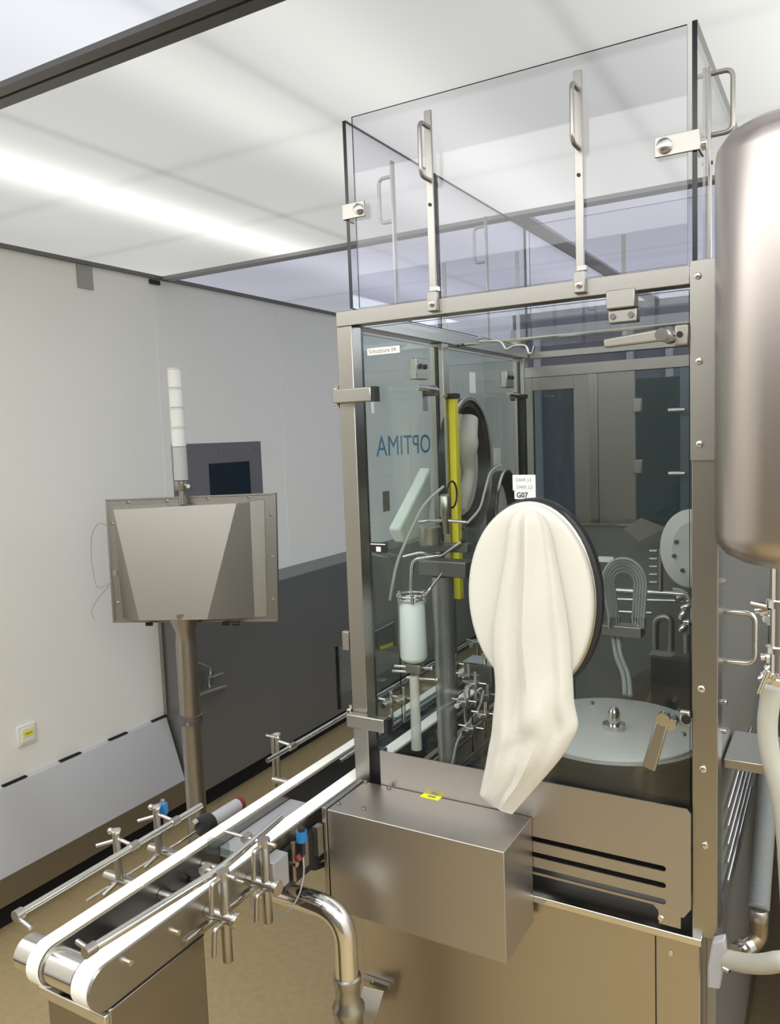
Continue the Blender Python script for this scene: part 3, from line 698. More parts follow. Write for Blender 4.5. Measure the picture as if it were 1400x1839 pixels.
MB().prism(q, (-.001,0,0)).build('sticker', STICK, bd)

# vibratory bowl with lid
ZL = 1.10; lc = Vector((-.428,1.655,0)); RL = .186
bowl = thing('bowl_feeder', (lc.x,lc.y,.88), 'round steel bowl with a flat grey lid behind the slotted front panel', 'bowl')
MB().lathe((lc.x,lc.y,.885), (0,0,1), [(0,RL-.02),(.04,RL-.008),(.195,RL-.006),(.198,RL+.006),(.210,RL+.007),(.212,RL-.002)], 64).build('bowl', mat('bowl_steel', (.66,.65,.62), .34, 1), bowl)
ld = MB().lathe((lc.x,lc.y,1.0975), (0,0,1), [(0,RL-.004),(.004,RL-.004),(.005,RL-.006)], 64).build('lid', LID, bowl)
kc = az(1102,1303,1.108)
MB().lathe((kc.x,kc.y,1.1027), (0,0,1), [(0,.024),(.010,.024),(.011,.0125),(.034,.0125),(.043,.009),(.047,.002)], 24).build('knob', CHROME, ld)
for px, py in ((1063,1263),(1227,1319),(1010,1330)):
    c = az(px,py,1.104); MB().lathe((c.x,c.y,1.1027), (0,0,1), [(0,.006),(.005,.005)], 12).build('screw', CHROME, ld)

# hose arch and manifold
Yh = 1.92
mf = thing('hose_manifold', ay(1118,1130,Yh), 'arch of grey tubes plugged into a small steel block above the bowl lid', 'tubing')
a, b = ay(1085,1137,Yh), ay(1155,1127,Yh)
MB().box((a.x,Yh-.025,a.z),(b.x,Yh+.02,b.z+.004)).build('block', SATIN, mf, .002)
for k in range(5):
    yy = Yh-.03+.014*k
    l, r_ = ay(1094+4*k,1112,yy), ay(1156-5*k,1112,yy); tl = ay(1081+5*k,1045,yy); tt = ay(1120,1003+6*k,yy); tr = ay(1160-5*k,1045,yy)
    pts = []
    for i in range(17):
        t = math.pi*i/16; cx = (tl+tr)/2; pts.append(Vector((cx.x-(tr.x-tl.x)/2*math.cos(t), yy, tl.z + (tt.z-tl.z)*math.sin(t))))
    MB().tube([l]+pts+[r_], .0036, 8).build('tube', TUBEG, mf)
    for e in (l, r_): MB().cyl(e-Vector((0,0,.022)), e+Vector((0,0,.004)), .0055, seg=10).build('fitting', CHROME, mf)
for dx in (0,.012):
    MB().tube([ay(1100,1135,Yh)+Vector((dx,0,0)), ay(1105,1180,Yh-.02)+Vector((dx,0,0)), ay(1120,1210,Yh-.06)+Vector((dx,0,0)), ay(1122,1248,Yh-.1)+Vector((dx,0,0))], .006, 8, .03).build('supply_hose', TUBEG, mf)
o = MB().box(ay(1074,1009,Yh+.03), ay(1101,1000,Yh+.031)).build('tag', PAPER, mf); o['label'] = 'small white tag'
# rods and fittings behind
mk = thing('rod_manifold', ay(1180,1080,2.1), 'steel rods and standing pipes in front of the dark plate, below the round cover', 'piping')
MB().tube([ay(1100,1060,2.12), ay(1235,1068,2.12)], .007, 10).build('rod', CHROME, mk)
MB().tube([ay(1100,1076,2.10), ay(1240,1080,2.10)], .004, 8).build('rod', CHROME, mk)
MB().tube([ay(1100,1098,2.08), ay(1170,1101,2.08)], .004, 8).build('rod', CHROME, mk)
MB().cyl(ay(1186,1060,2.12), ay(1186,985,2.12), .006, seg=12).build('standpipe', STEELV, mk)
for i in range(5): MB().cyl(ay(1166,990+14*i,2.13), ay(1180,990+14*i,2.13), .005, seg=8).build('nozzle', SATIN, mk)
MB().tube([ay(1176,1165,2.05), ay(1176,1110,2.05), ay(1204,1108,2.05), ay(1204,1168,2.05)], .009, 10, .02).build('bent_pipe', STEELV, mk)
MB().box(ay(1164,1176,2.02), ay(1213,1171,2.07)).build('tray', CHROME, mk)
q = ay(1165,1178,2.06); r_ = ay(1240,1290,2.06)
MB().box((q.x+.004,2.06,r_.z),(XR0-.004,2.10,q.z-.004)).build('pedestal', DSTEEL, mk)
q = [ay(1128,1258,2.0), ay(1128,1225,2.0), ay(1168,1190,2.0), ay(1168,1240,2.0), ay(1158,1260,2.0)]
MB().prism(q, (0,.004,0)).build('guide_sheet', SATIN, mk)
q = [ay(1118,950,2.2), ay(1150,930,2.2), ay(1195,948,2.2), ay(1148,972,2.2)]
MB().prism(q, (0,.004,0)).build('folded_sheet', SATIN, mk)
vs = thing('valve_cluster', ay(1230,1120,1.9), 'cluster of shiny valves at the right end of the rods inside the machine', 'valve')
for i, (px, py) in enumerate(((1222,1075),(1232,1090),(1225,1105),(1236,1118),(1226,1128))):
    c = ay(px,py,1.9); MB().lathe(c, (1 if i%2 else .3,.2,.4*(i%3)), [(-.012,.006),(-.004,.009),(.004,.009),(.012,.006)], 12).build('valve', CHROME, vs)
MB().cyl(ay(1232,1138,1.9), ay(1232,1172,1.9), .008, seg=14).build('sight_glass', SATIN, vs)
MB().tube([ay(1208,1058,1.9), ay(1225,1060,1.9), ay(1240,1078,1.9), ay(1243,1120,1.9)], .004, 8, .03).build('tube', HOSEW, vs)

# ================================================================== CONVEYOR
ZB, RB = 1.0, .034
cv = thing('conveyor', (-.97,1.1,0), 'twin-belt conveyor with two white belts running into the machine from its rounded near end', 'conveyor')
YC0, YC1 = .705, 2.9
def belt(x0, x1):
    b = MB(); path = []
    for i in range(15): t = math.pi/2 + math.pi*i/14; path.append((YC0+RB*math.cos(t), ZB-RB+RB*math.sin(t)))
    for i in range(15): t = -math.pi/2 + math.pi*i/14; path.append((YC1+RB*math.cos(t), ZB-RB+RB*math.sin(t)))
    pin = [(YC0 + (y-YC0)*.93 if y < YC0 else (YC1+(y-YC1)*.93 if y > YC1 else y), ZB-RB+(z-ZB+RB)*.93) for y, z in path]
    n = len(path); O0 = [b.bm.verts.new((x0,y,z)) for y,z in path]; O1 = [b.bm.verts.new((x1,y,z)) for y,z in path]
    I0 = [b.bm.verts.new((x0,y,z)) for y,z in pin]; I1 = [b.bm.verts.new((x1,y,z)) for y,z in pin]
    for i in range(n):
        j = (i+1)%n; b._f([O0[i],O0[j],O1[j],O1[i]], True); b._f([I0[i],I0[j],I1[j],I1[i]], True)
        b._f([O0[i],O0[j],I0[j],I0[i]]); b._f([O1[i],O1[j],I1[j],I1[i]])
    return b.build('belt', BELT, cv)
belt(-1.046, -1.021); belt(-.945, -.9115)
# side plates with rounded noses
def sideplate(x0, x1, rr, ymin=YC0, m=CABIN):
    poly = []
    for i in range(13): t = math.pi/2 + math.pi*i/12; poly.append((x0, ymin+rr*math.cos(t), ZB-RB+rr*math.sin(t)))
    poly += [(x0, YC1, ZB-RB-rr), (x0, YC1, ZB-RB+rr)]
    return MB().prism(poly, (x1-x0,0,0)).build('side_plate', m, cv)
sp = sideplate(-.9105, -.9060, .0335, m=STEEL); sideplate(-1.0205, -1.0150, .0305, YC0, STEEL); sideplate(-.9505,-.9455,.0305, YC0, DSTEEL)
for y, z in ((.742,.982),(.84,.972),(1.0,.972)):
    MB().cyl((-.906,y,z),(-.897,y,z),.0045,seg=10).build('bolt', CHROME, sp)
MB().lathe((-1.088,YC0,ZB-RB), (1,0,0), [(0,.024),(.002,.027),(.0415,.027)], 32).build('drum', CHROME, cv)
MB().lathe((-1.0145,YC0,ZB-RB), (1,0,0), [(0,.028),(.064,.028)], 32).build('drum', CHROME, cv)
MB().box((-1.014,.83,.945),(-.951,1.04,.950)).build('bed_plate', CABIN, cv)
MB().box((-1.014,1.30,.93),(-.951,YC1,.94)).build('bed_plate', DSTEEL, cv)
MB().box((-1.014,.735,.936),(-.951,.80,.940)).build('bed_plate', STEEL, cv)
# narrow support cabinet
lp = [(-1.052,.700,.915),(-.906,.700,.932),(-.906,.904,.932),(-1.052,.904,.932)]
mbx = MB(); mbx.box((-1.050,.705,.02),(-.907,.904,.9285)); mbx.build('support_cabinet', mat('support_sheet_steel', (.34,.31,.27), .34, 1, noise=((4,4,40), .06, .05)), cv, .003)
MB().box((-1.054,.694,.908),(-.905,.704,.926)).build('flange', CHROME, cv, .002)
MB().box((-.9065,.71,.9295),(-.9045,.902,.9315)).build('seam', DARK, cv)
# cross bars
bars = (.914, 1.021)
for y in bars:
    b = MB().tube([(-1.152,y,.966),(-1.0475,y,.966)], .0108, 16).build('cross_bar', STEEL, cv)
    b = MB().tube([(-1.014,y,.966),(-.951,y,.966)], .0085, 16).build('cross_bar', STEEL, cv)
    b = MB().tube([(-.9055,y,.966),(-.842,y,.966)], .0108, 16).build('cross_bar', STEEL, cv)
    MB().lathe((-.846,y,.966), (1,0,0), [(0,.0125),(.006,.0135),(.009,.0125)], 20).build('end_collar', CHROME, b)
b = MB().tube([(-1.128,1.376,.966),(-1.0475,1.376,.966)], .0085, 14).build('cross_bar', STEEL, cv)
MB().tube([(-.9055,1.085,.945),(-.880,1.085,.945)], .007, 12).build('cross_bar', STEEL, cv)
# gearing between the belts: small black rollers and rods
for y in (.935,.985): MB().lathe((-1.012,y,.955), (1,0,0), [(0,.006),(.008,.009),(.02,.009),(.03,.005)], 14).build('idler', BLACK, cv)
MB().tube([(-.975,.945,.962),(-.975,1.01,.962)], .004, 8).build('spindle', CHROME, cv)

# support pipe bending down
el = thing('support_pipe', (-.79,1.15,0), 'thick polished pipe curving from under the conveyor down to the floor', 'pipe')
MB().tube([(-1.0,1.15,.862),(-.79,1.15,.862),(-.79,1.15,.735)], .0222, 24, .085, 14).build('bend', CHROME, el)
MB().lathe((-.79,1.15,.0), (0,0,1), [(.0,.06),(.012,.06),(.014,.027),(.655,.027),(.665,.031),(.675,.031),(.685,.024),(.715,.0235),(.722,.027),(.735,.027),(.738,.021)], 28).build('foot_tube', STEELV, el)
br = [ay(651,1774,1.37), ay(688,1783,1.36), ay(671,1842,1.35), ay(637,1832,1.36)]
wb = thing('angle_bracket', br[3], 'small tilted steel plate screwed to the machine base beside the pipe foot', 'bracket')
MB().prism(br, (0,.003,.002)).build('plate', SATIN, wb)
MB().box((br[0].x-.01,F-.012,br[0].z),(br[1].x-.004,F-.001,br[0].z+.010)).build('tab', SATIN, wb)
MB().cyl((br[0].x+.014,F-.013,br[0].z+.006),(br[0].x+.014,F-.016,br[0].z+.006),.004,seg=10).build('screw', CHROME, wb)

# ---- guide rails
def post_clamp(root, x, y, z0, z1, rx, rz, side, r=.0088, levers=True):
    """upright post on a cross bar, a rod over to the rail, two locking levers"""
    MB().lathe((x,y,z0), (0,0,1), [(0,r*.9),(.001,r),(z1-z0-.002,r),(z1-z0,r*.8)], 18).build('post', STEELV, root)
    MB().lathe((x,y,rz-.007), (0,0,1), [(0,r*1.25),(.014,r*1.25)], 16).build('collar', SATIN, root)
    MB().tube([(rx-.004*side,y,rz),(x+.026*side,y,rz)], .0038, 10).build('clamp_rod', CHROME, root)
    MB().lathe((rx,y-.009,rz), (0,1,0), [(0,.0072),(.018,.0072)], 14).build('rail_clip', SATIN, root)
    if levers:
        for zz, dl in ((rz-.004,.050),(.958,.045)):
            MB().tube([(x,y-r,zz),(x-.001,y-.026,zz),(x-.002,y-.030,zz-dl)], .0042, 8, .006).build('lever', SATIN, root)
gl_ = thing('guide_rail', (-.905,.95,.95), 'bright steel guide rail held over the right belt by two tall clamp posts', 'guide rail')
MB().tube([az(152,1712,1.045), az(398,1559,1.042), az(505,1466,1.045)], .0068, 14, .02).build('rail', CHROME, gl_)
pz = az(152,1712,1.045)
MB().cyl(pz+Vector((0,-.006,0)), pz+Vector((0,.012,0)), .0085, seg=16).build('end_clip', SATIN, gl_)
MB().tube([pz+Vector((-.006,.004,0)), pz+Vector((-.028,.004,.004))], .004, 8).build('end_pin', SATIN, gl_)
post_clamp(gl_, -.866, .914, .888, 1.045, -.905, 1.040, 1)
post_clamp(gl_, -.866, 1.021, .895, 1.047, -.905, 1.044, 1)
MB().tube([(-.905,1.021,1.044),(-.955,1.021,1.044)], .0032, 8).build('cross_rod', CHROME, gl_)
g2 = thing('guide_rail', (-1.08,.9,.95), 'long bright steel guide rail along the outer left belt, held by knobbed posts', 'guide rail')
ra, rb_ = az(22,1645,1.047), az(361,1445,1.047)
ra.x = rb_.x = (ra.x+rb_.x)/2
MB().tube([ra, rb_], .0058, 14).build('rail', CHROME, g2)
MB().cyl(ra+Vector((0,-.005,0)), ra+Vector((0,.008,0)), .009, seg=16).build('end_clip', SATIN, g2)
MB().tube([ra+Vector((0,0,-.004)), ra+Vector((.03,0,-.012))], .0035, 8).build('end_pin', CHROME, g2)
for y, x in ((.905,-1.108),(1.005,-1.112)):
    MB().cyl((x,y,.975),(x,y,1.062),.0068,seg=14).build('post', STEELV, g2)
    MB().cyl((x-.014,y+.010,.955),(x-.014,y+.010,1.055),.004,seg=10).build('post', SATIN, g2)
    MB().lathe((x,y,1.062), (0,0,1), [(0,.004),(.001,.009),(.005,.0095),(.007,.006)], 14).build('knob', CHROME, g2)
    MB().ball((x-.014,y,1.062), .006, 10).build('knob', CHROME, g2)
    MB().tube([(x,y,1.052),(ra.x,y,1.047)], .0036, 8).build('clamp_rod', CHROME, g2)
    MB().lathe((ra.x,y-.009,1.047), (0,1,0), [(0,.0078),(.018,.0078)], 14).build('rail_clip', SATIN, g2)
    MB().tube([(x-.008,y,1.045),(x-.030,y-.02,1.040)], .0035, 8).build('lever', CHROME, g2)
    MB().tube([(x-.008,y,.966),(x-.010,y-.03,.956)], .0045, 8).build('lever', SATIN, g2)
g3 = thing('guide_rail', (-1.1,1.5,.95), 'steel guide rail far along the left belt, entering the machine behind its left post', 'guide rail')
ra2, rb2 = az(481,1363,1.045), az(632,1275,1.045); ra2.x = rb2.x = (ra2.x+rb2.x)/2
MB().tube([ra2, (rb2.x, 2.4, 1.045)], .0055, 12).build('rail', CHROME, g3)
x, y = -1.112, 1.376
for dx in (0,-.012): MB().cyl((x+dx,y-.0,.93),(x+dx,y,1.075),.0045,seg=12).build('post', STEELV, g3)
MB().lathe((x,y,1.075), (0,0,1), [(0,.009),(.004,.009),(.006,.004)], 12).build('knob', CHROME, g3)
MB().tube([(x-.03,y,1.070),(x+.012,y-.006,1.072)], .003, 8).build('lever', CHROME, g3)
MB().tube([(x,y,1.062),(ra2.x,y+.02,1.048)], .0036, 8).build('clamp_rod', CHROME, g3)
MB().lathe((ra2.x,y+.01,1.045), (0,1,0), [(0,.008),(.022,.008)], 12).build('rail_clip', SATIN, g3)
tag(MB().tube([(-.985,1.44,1.01),(-.985,2.3,1.01)], .0055, 12).build('guide_rail', CHROME, None), 'short steel rail end between the two belts beside the machine post', 'guide rail')
# slim lower rods on both sides
a, b = az(334,1692,.945), az(517,1547,.945); a.x = b.x = (a.x+b.x)/2
lr = MB().tube([a,b], .0034, 10).build('lower_rod', CHROME, None); tag(lr, 'thin steel rod running under the right clamp posts of the conveyor', 'rod')
a, b = az(152,1621,.955), az(356,1488,.955); a.x = b.x = (a.x+b.x)/2
tag(MB().tube([a,b], .0034, 10).build('lower_rod', CHROME, None), 'thin steel rod running under the left posts of the conveyor', 'rod')

# ---- sensors
s_a = thing('sensor', az(290,1460,1.06), 'small blue sensor on top of the second left guide-rail post', 'sensor')
c = Vector((-1.078,1.03,1.066))
c = ay(291,1450,1.03); MB().box(c+Vector((-.008,-.006,-.010)), c+Vector((.008,.006,.012))).build('body', BLUE, s_a, .0015)
MB().cyl(c+Vector((0,0,.012)), c+Vector((0,0,.018)), .004, seg=10).build('nut', CHROME, s_a)
MB().cyl(c+Vector((.004,0,-.05)), c+Vector((.004,0,-.010)), .0035, seg=10).build('stem', SATIN, s_a)
Ys = 1.13
s_b = thing('sensor', ay(544,1510,Ys), 'blue round sensor with a looping grey cable on the right side of the conveyor', 'sensor')
c = ay(544,1500,Ys); MB().cyl(c+Vector((0,0,-.010)), c+Vector((0,0,.010)), .0105, seg=20).build('body', BLUE, s_b)
MB().cyl(c+Vector((0,0,.010)), c+Vector((0,0,.017)), .007, seg=16).build('nut', BLACK, s_b)
MB().cyl(c+Vector((.002,0,-.036)), c+Vector((.002,0,-.010)), .0045, seg=12).build('plug', BLACK, s_b)
MB().tube([ay(547,1540,Ys), ay(549,1570,Ys), ay(540,1610,Ys-.01), ay(520,1640,Ys-.02), ay(480,1652,Ys-.02), ay(455,1640,Ys-.02), ay(447,1612,Ys-.02), ay(462,1590,Ys-.01)], .0016, 8, .02).build('cable', GREYPL, s_b)
s_c = thing('clamp_post', ay(530,1580,Ys), 'short reddish clamp post with a rod beside the blue round sensor', 'clamp')
c = ay(530,1545,Ys); MB().cyl(ay(528,1512,Ys), ay(531,1582,Ys), .0045, seg=12).build('post', BRASS, s_c)
MB().tube([ay(512,1546,Ys), ay(536,1552,Ys)], .0055, 10).build('rod', CHROME, s_c)
MB().cyl(ay(536,1535,Ys), ay(541,1545,Ys), .007, seg=12).build('grip', RED, s_c)
# gearbox between the belts and beyond
gx = thing('drive_unit', (-.98,1.16,.88), 'flat grey drive unit lying between and below the two belts', 'drive unit')
MB().box((-1.0145,1.065,.960),(-.951,1.29,.980)).build('top_plate', mat('grey_enamel', (.30,.31,.33), .35), gx, .002)
MB().box((-1.0145,1.07,.900),(-.951,1.28,.9595)).build('body', DSTEEL, gx, .002)
MB().box((-.9045,1.055,.925),(-.876,1.10,.985)).build('side_box', mat('grey_casting', (.40,.41,.43), .5, .5), gx, .002)
MB().box((-.9045,1.105,.90),(-.892,1.24,.975)).build('side_bracket', BLACK, gx)
for y in (1.15,1.20): MB().box((-.8915,y,.925),(-.880,y+.018,.985)).build('rib', SATIN, gx)
bk = az(430,1487,1.01)
tag(MB().box((-1.012,1.032,.99),(-.965,1.040,1.012)).build('stop_block', PERSPEX, None), 'small clear plastic block between the belts above the guide rail clamp', 'block')
mo = thing('motor', (-1.15,1.1,.93), 'black and grey cylindrical motor lying behind the left belt', 'motor')
a, b = az(352,1475,.985), az(432,1432,.985); a.x = b.x = -1.105
MB().lathe((a.x,a.y,.975), (0,1,0), [(0,.018),(.002,.022),(.025,.022),(.027,.014)], 24).build('front_housing', BLACK, mo)
MB().lathe((a.x,a.y+.028,.975), (0,1,0), [(0,.015),(b.y-a.y-.04,.015)], 24).build('barrel', GREYPL, mo)
MB().lathe((a.x,b.y-.011,.975), (0,1,0), [(0,.017),(.008,.017)], 24).build('end_ring', RED, mo)
MB().lathe((a.x-.012,a.y-.012,.985), (0,1,0), [(0,.006),(.011,.008)], 12).build('knob', CHROME, mo)
tag(MB().tube([ay(548,1545,1.2), ay(560,1560,1.22), ay(582,1552,1.26)], .006, 10, .02).build('black_cable', BLACK, None), 'thick black cable loop below the steel cover box and blue sensor', 'cable')

# the conveyor with its rails and sensors stands just clear of the machine's left post
SHIFT = Vector((-.019, .020, -.015))
for o in (cv, el, gl_, g2, g3, s_a, s_b, s_c, gx, mo): o.location += SHIFT
for o in bpy.data.objects:
    if o.name.startswith(('lower_rod','stop_block')) and o.parent is None: o.location += SHIFT
bpy.data.objects['guide_rail.003'].location += SHIFT

# ---- steel cover box
cb = thing('cover_box', (-.70,1.32,.79), 'big plain steel cover box with a yellow sticker, beside the conveyor', 'cover')
BXL, BXR, BY0, BY1, BZ0, BZ1 = -.890, -.514, 1.243, 1.386, .790, 1.0
MB().box((BXL,BY0,BZ0),(BXR,BY1,BZ1)).build('housing', COVER, cb, .0015)
MB().box((BXL-.0115,BY0-.002,BZ0-.004),(BXL-.0015,BY1,BZ1+.003)).build('mounting_flange', SATIN, cb, .001)
for px, py in ((608,1444),(652,1453),(656,1405),(698,1416)):
    c = az(px,py,BZ1); MB().lathe((c.x,c.y,BZ1), (0,0,1), [(0,.0048),(.003,.0048),(.0042,.0035)], 10).build('screw', DSTEEL, cb)
c = az(774,1431,BZ1)
o = MB().box((c.x-.021,c.y-.010,BZ1+.0002),(c.x+.021,c.y+.009,BZ1+.0007)).build('sticker', STICK, cb, 0); o['label'] = 'yellow sticker with dark print'
MB().box((c.x-.007,c.y-.004,BZ1+.0008),(c.x+.010,c.y+.003,BZ1+.0010)).build('print', INKG, o)

# ================================================================== TERMINAL ON A STAND
DM = 2.6
def ad(px, py, d): return EYE + ray(px, py)*(d*1.13)
tm = thing('terminal', (-1.85,1.87,0), 'operator terminal seen from behind, tapered steel housing on a round pole', 'terminal')
tl, tr, bl, brr = ad(190,897,2.62), ad(495,885,2.56), ad(204,1118,2.62), ad(500,1116,2.56)
ux = (tr-tl).normalized(); uz0 = (tl-bl).normalized(); un = ux.cross(uz0).normalized()
if un.dot(fwd) < 0: un = -un
def quad_prism(q, d): return MB().prism(q, d)
def frame_loop(k): 
    c = (tl+tr+bl+brr)/4; return [c+(p-c)*k for p in (tl,tr,brr,bl)]
fr = quad_prism([tl,tr,brr,bl], un*.018).build('back_frame', STEEL, tm, .001)
# raised flange rim
c0 = (tl+tr+bl+brr)/4
def mix(u, v, lift):                                   # u 0..1 left-right, v 0..1 top-bottom
    p = (tl*(1-u)+tr*u)*(1-v) + (bl*(1-u)+brr*u)*v; return p - un*lift
b = MB()
for (u0,u1,v0,v1) in ((0,1,0,.012),(0,1,.988,1),(0,.010,0,1),(.990,1,0,1)):
    b.prism([mix(u0,v0,.0005), mix(u1,v0,.0005), mix(u1,v1,.0005), mix(u0,v1,.0005)], -un*.006)
b.build('rim', STEEL, fr)
# tapered housing: base rectangle on the frame, smaller tilted outer face
ha = [mix(.050,.06,.001), mix(.935,.045,.001), mix(.935,.965,.001), mix(.060,.965,.001)]
hb_ = [mix(.080,.085,.058), mix(.800,.070,.060), mix(.625,.955,.095), mix(.225,.960,.095)]
b = MB(); A = [b.bm.verts.new(p) for p in ha]; B2 = [b.bm.verts.new(p) for p in hb_]
mt, mb_ = b.bm.verts.new(mix(.862,.062,.028)), b.bm.verts.new(mix(.862,.965,.008))
b._f(A); b._f(B2); b._f([A[3],A[0],B2[0],B2[3]])
b._f([A[0],A[1],mt,B2[1],B2[0]]); b._f([A[1],A[2],mb_,mt]); b._f([mt,mb_,B2[2],B2[1]]); b._f([A[2],A[3],B2[3],B2[2],mb_])
b.build('housing', mat('housing_steel', (.40,.385,.35), .42, 1), tm, .0015, sharp=4)
for (u,v) in ((.13,.03),(.36,.03),(.60,.025),(.84,.025),(.968,.17),(.968,.5),(.968,.83),(.03,.20),(.03,.84)):
    p = mix(u,v,.001); MB().cyl(p, p-un*.006, .005, seg=10).build('nut', CHROME, fr)
for u in (.24,.70,.76): p = mix(u,1.005,.03); MB().cyl(p-ux*.012, p+ux*.012, .007, seg=10).build('cable_gland', BLACK, tm)
p = mix(.03,.60,.004); MB().obox(p, ux, uz0, un, .008,.012,.004).build('latch', SATIN, fr)
POLE = mat('pole_steel', (.36,.33,.29), .30, .9)
# pole
pt = ad(332,1118,2.555); pb = Vector((pt.x, pt.y, 0))
MB().lathe((pt.x,pt.y,0), (0,0,1), [(0,.038),(.012,.038),(.014,.036),(pt.z-.36,.036)], 28).build('lower_pole', POLE, tm)
MB().lathe((pt.x,pt.y,pt.z-.359), (0,0,1), [(0,.038),(.285,.038),(.325,.034),(.37,.051),(.40,.051)], 28).build('upper_pole', POLE, tm)
co = MB().lathe((pt.x,pt.y,pt.z-.375), (0,0,1), [(0,.040),(.001,.044),(.032,.044),(.034,.040)], 28).build('collar', DSTEEL, tm)
MB().cyl((pt.x+.022,pt.y-.042,pt.z-.358),(pt.x+.038,pt.y-.058,pt.z-.358),.006,seg=10).build('clamp_screw', CHROME, co)
# neck to the housing and the beacon
nk = ad(328,905,2.56)
be = thing('signal_beacon', (nk.x,nk.y,nk.z), 'tall white stacked signal light standing on top of the terminal', 'beacon')
top = ad(314,664,2.56)
MB().lathe(nk, (0,0,1), [(0,.014),(.03,.014),(.031,.011),(.05,.011)], 16).build('stem', STEELV, be)
MB().lathe(nk+Vector((0,0,.05)), (0,0,1), [(0,.025),(.002,.027),(.034,.027),(.036,.022)], 20).build('base_clamp', SATIN, be)
MB().cyl(nk+Vector((.02,0,.065)), nk+Vector((.036,-.004,.065)), .008, seg=10).build('clamp_screw', CHROME, be)
zb = nk.z+.087; H5 = top.z - zb
MB().lathe((nk.x,nk.y,zb), (0,0,1), [(0,.025),(H5*.30,.025)], 24).build('base_module', mat('beacon_base_plastic', (.55,.56,.55), .35), be)
for k in range(4):
    z0 = zb + H5*(.305+.175*k); z1 = zb + H5*(.305+.175*(k+1))
    MB().lathe((nk.x,nk.y,z0), (0,0,1), [(0,.025),(z1-z0-.007,.025)], 24).build('light_module', LAMPW, be)
    MB().lathe((nk.x,nk.y,z1-.0065), (0,0,1), [(0,.0265),(.005,.0265)], 24).build('module_ring', PLAST, be)
tag(MB().tube([ad(196,945,2.66), ad(176,938,2.7), ad(164,960,2.7), ad(163,1000,2.7), ad(173,1060,2.7), ad(196,1048,2.68)], .0014, 6, .05).build('thin_wire', mat('pale_wire', (.34,.36,.33), .5), None), 'thin pale wire looping out from the left edge of the terminal', 'wire')
tag(MB().tube([ad(198,1048,2.68), ad(172,1080,2.7), ad(163,1100,2.7), ad(170,1113,2.7)], .0014, 6, .03).build('thin_wire', bpy.data.materials['pale_wire'], None), 'loose end of thin pale wire hanging lower left of the terminal', 'wire')

# ================================================================== RIGHT SIDE: TANK, HOSES
tk = thing('storage_tank', (-.07,1.40,1.49), 'tall rounded polished steel tank hanging at the right edge, in front of the machine corner', 'tank')
tc = ay(1412,600,1.32); RT = .098
ztop = ay(1412,208,1.32).z; zbt = ay(1412,1022,1.32).z
tcx, tcy = tc.x, 1.32
prof = [(0,.002),(.004,.03),(.012,.06),(.024,.083),(.040,.095),(.055,RT),(ztop-zbt-.055,RT),(ztop-zbt-.038,.095),(ztop-zbt-.020,.082),(ztop-zbt-.008,.06),(ztop-zbt,.02)]
MB().lathe((tcx,tcy,zbt), (0,0,1), prof, 72).build('shell', TANK, tk)
for z in (1.64, 2.05): MB().box((-.1835,1.402,z),(tcx,1.424,z+.035)).build('mounting_arm', SATIN, tk)
MB().lathe((tcx-.008,tcy,zbt-.16), (0,0,1), [(0,.011),(.03,.011),(.031,.018),(.040,.018),(.041,.011),(.10,.011),(.101,.017),(.112,.017),(.113,.011),(.165,.011)], 24).build('outlet', CHROME, tk)
MB().tube([(tcx-.02,tcy,zbt-.06),(tcx-.045,tcy+.01,zbt-.058)], .006, 10).build('tap', CHROME, tk)
vc = thing('valve_cluster', (-.10,1.40,1.3), 'cluster of polished valves and clamps below the tank at the right edge', 'valve')
for px, py, a_ in ((1372,1095,(1,0,.2)),(1384,1110,(.3,1,0)),(1392,1085,(1,.2,.4)),(1398,1105,(0,.3,1)),(1380,1180,(1,.4,0)),(1392,1195,(.1,.2,1)),(1378,1215,(1,0,.5)),(1396,1220,(0,1,.3)),(1386,1200,(.6,0,.6))):
    c = ay(px,py,1.40); MB().lathe(c, a_, [(-.014,.006),(-.008,.006),(-.007,.011),(.005,.011),(.006,.007),(.014,.007)], 14).build('valve', CHROME, vc)
MB().tube([ay(1378,1205,1.38), ay(1362,1245,1.38)], .004, 8).build('lever', CHROME, vc)
hw = tag(MB().tube([ay(1385,1235,1.42), ay(1376,1300,1.42), ay(1380,1350,1.42), ay(1400,1420,1.42), ay(1412,1500,1.42), Vector((-.04,1.42,.35)), Vector((-.04,1.46,.02))], .016, 16, .05).build('hose', HOSEW, None), 'thick pale hose dropping from the valves at the right edge', 'hose')
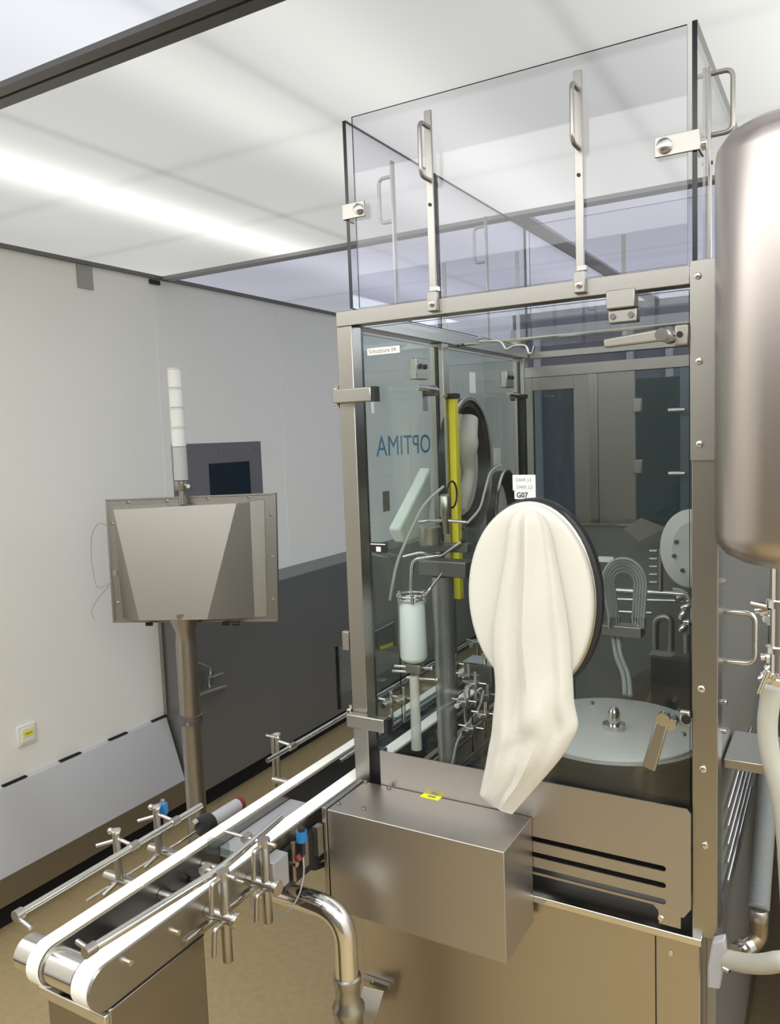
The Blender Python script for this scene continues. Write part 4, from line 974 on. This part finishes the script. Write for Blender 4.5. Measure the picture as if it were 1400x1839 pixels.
# ribbed hose
hp = []; 
Hx = ax(1366,1500,-.135)
a, b = ax(1380,1395,-.135), ax(1362,1632,-.135)
N = 60; bb = MB(); prev = None
prof = []
L = (b-a).length
for i in range(N*2+1): prof.append((L*i/(N*2), .0195 if i % 2 else .0165))
bb.lathe(a, (b-a), prof, 20)
tag(bb.build('ribbed_hose', HOSE, None), 'grey ribbed hose running down the right side of the machine to an elbow fitting', 'hose')
ef = thing('elbow_fitting', b, 'dark metal elbow fitting at the foot of the ribbed hose', 'fitting')
d = Vector((0,0,-1))
MB().lathe(b, (0,0,-1), [(0,.015),(.004,.018),(.022,.018),(.024,.016)], 18).build('nut', SATIN, ef)
MB().tube([b+Vector((0,0,-.022)), b+Vector((0,0,-.062)), b+Vector((-.030,-.05,-.066))], .0165, 16, .025).build('bend', BRASS, ef)
q = b+Vector((-.014,-.03,-.062)); MB().lathe(q, (-.5,-.9,0), [(0,.015),(.003,.019),(.018,.019),(.02,.013),(.04,.017)], 18).build('union', CHROME, ef)
jb = thing('junction_box', ay(1285,1740,1.36), 'grey plastic conduit box at the lower right corner of the machine base', 'box')
q = [ay(1278,1693,1.375), ay(1300,1688,1.375), ay(1303,1712,1.375), ay(1292,1778,1.375), ay(1269,1775,1.375), ay(1270,1735,1.375)]
MB().prism(q, (0,.022,0)).build('housing', GREYPL, jb, .003)
q = ay(1299,1738,1.372); MB().cyl(q, q+Vector((.01,-.004,0)), .005, seg=10).build('screw', CHROME, jb)
tag(MB().tube([ay(1303,1722,1.39), ay(1335,1730,1.36), ay(1370,1732,1.33), ay(1420,1722,1.30), Vector((.08,1.34,.55)), Vector((.10,1.40,.02))], .0155, 16, .05).build('conduit', HOSEW, None), 'thick cream conduit leaving the grey box toward the right edge', 'conduit')
# open side door edge with its clip, left of the left post
od = thing('glass_flap', ax(606,1300,-1.15), 'black-edged glass flap standing left of the machine post above the belts', 'glass flap')
p, q = ay(606,1160,1.62), ay(607,1318,1.62)
b = MB(); b.box((p.x,1.615,1.055),(-.9235,1.621,p.z), edge_slot=1); b.build('pane', [GL_SIDE, GEDGE], od)
MB().box((p.x-.0035,1.610,1.055),(p.x-.0005,1.626,p.z)).build('edge_strip', BLACK, od)
c = ay(620,1150,1.60); MB().box((c.x-.010,1.60,c.z-.026),(c.x+.010,1.6145,c.z+.022)).build('clip', SATIN, od, .002)
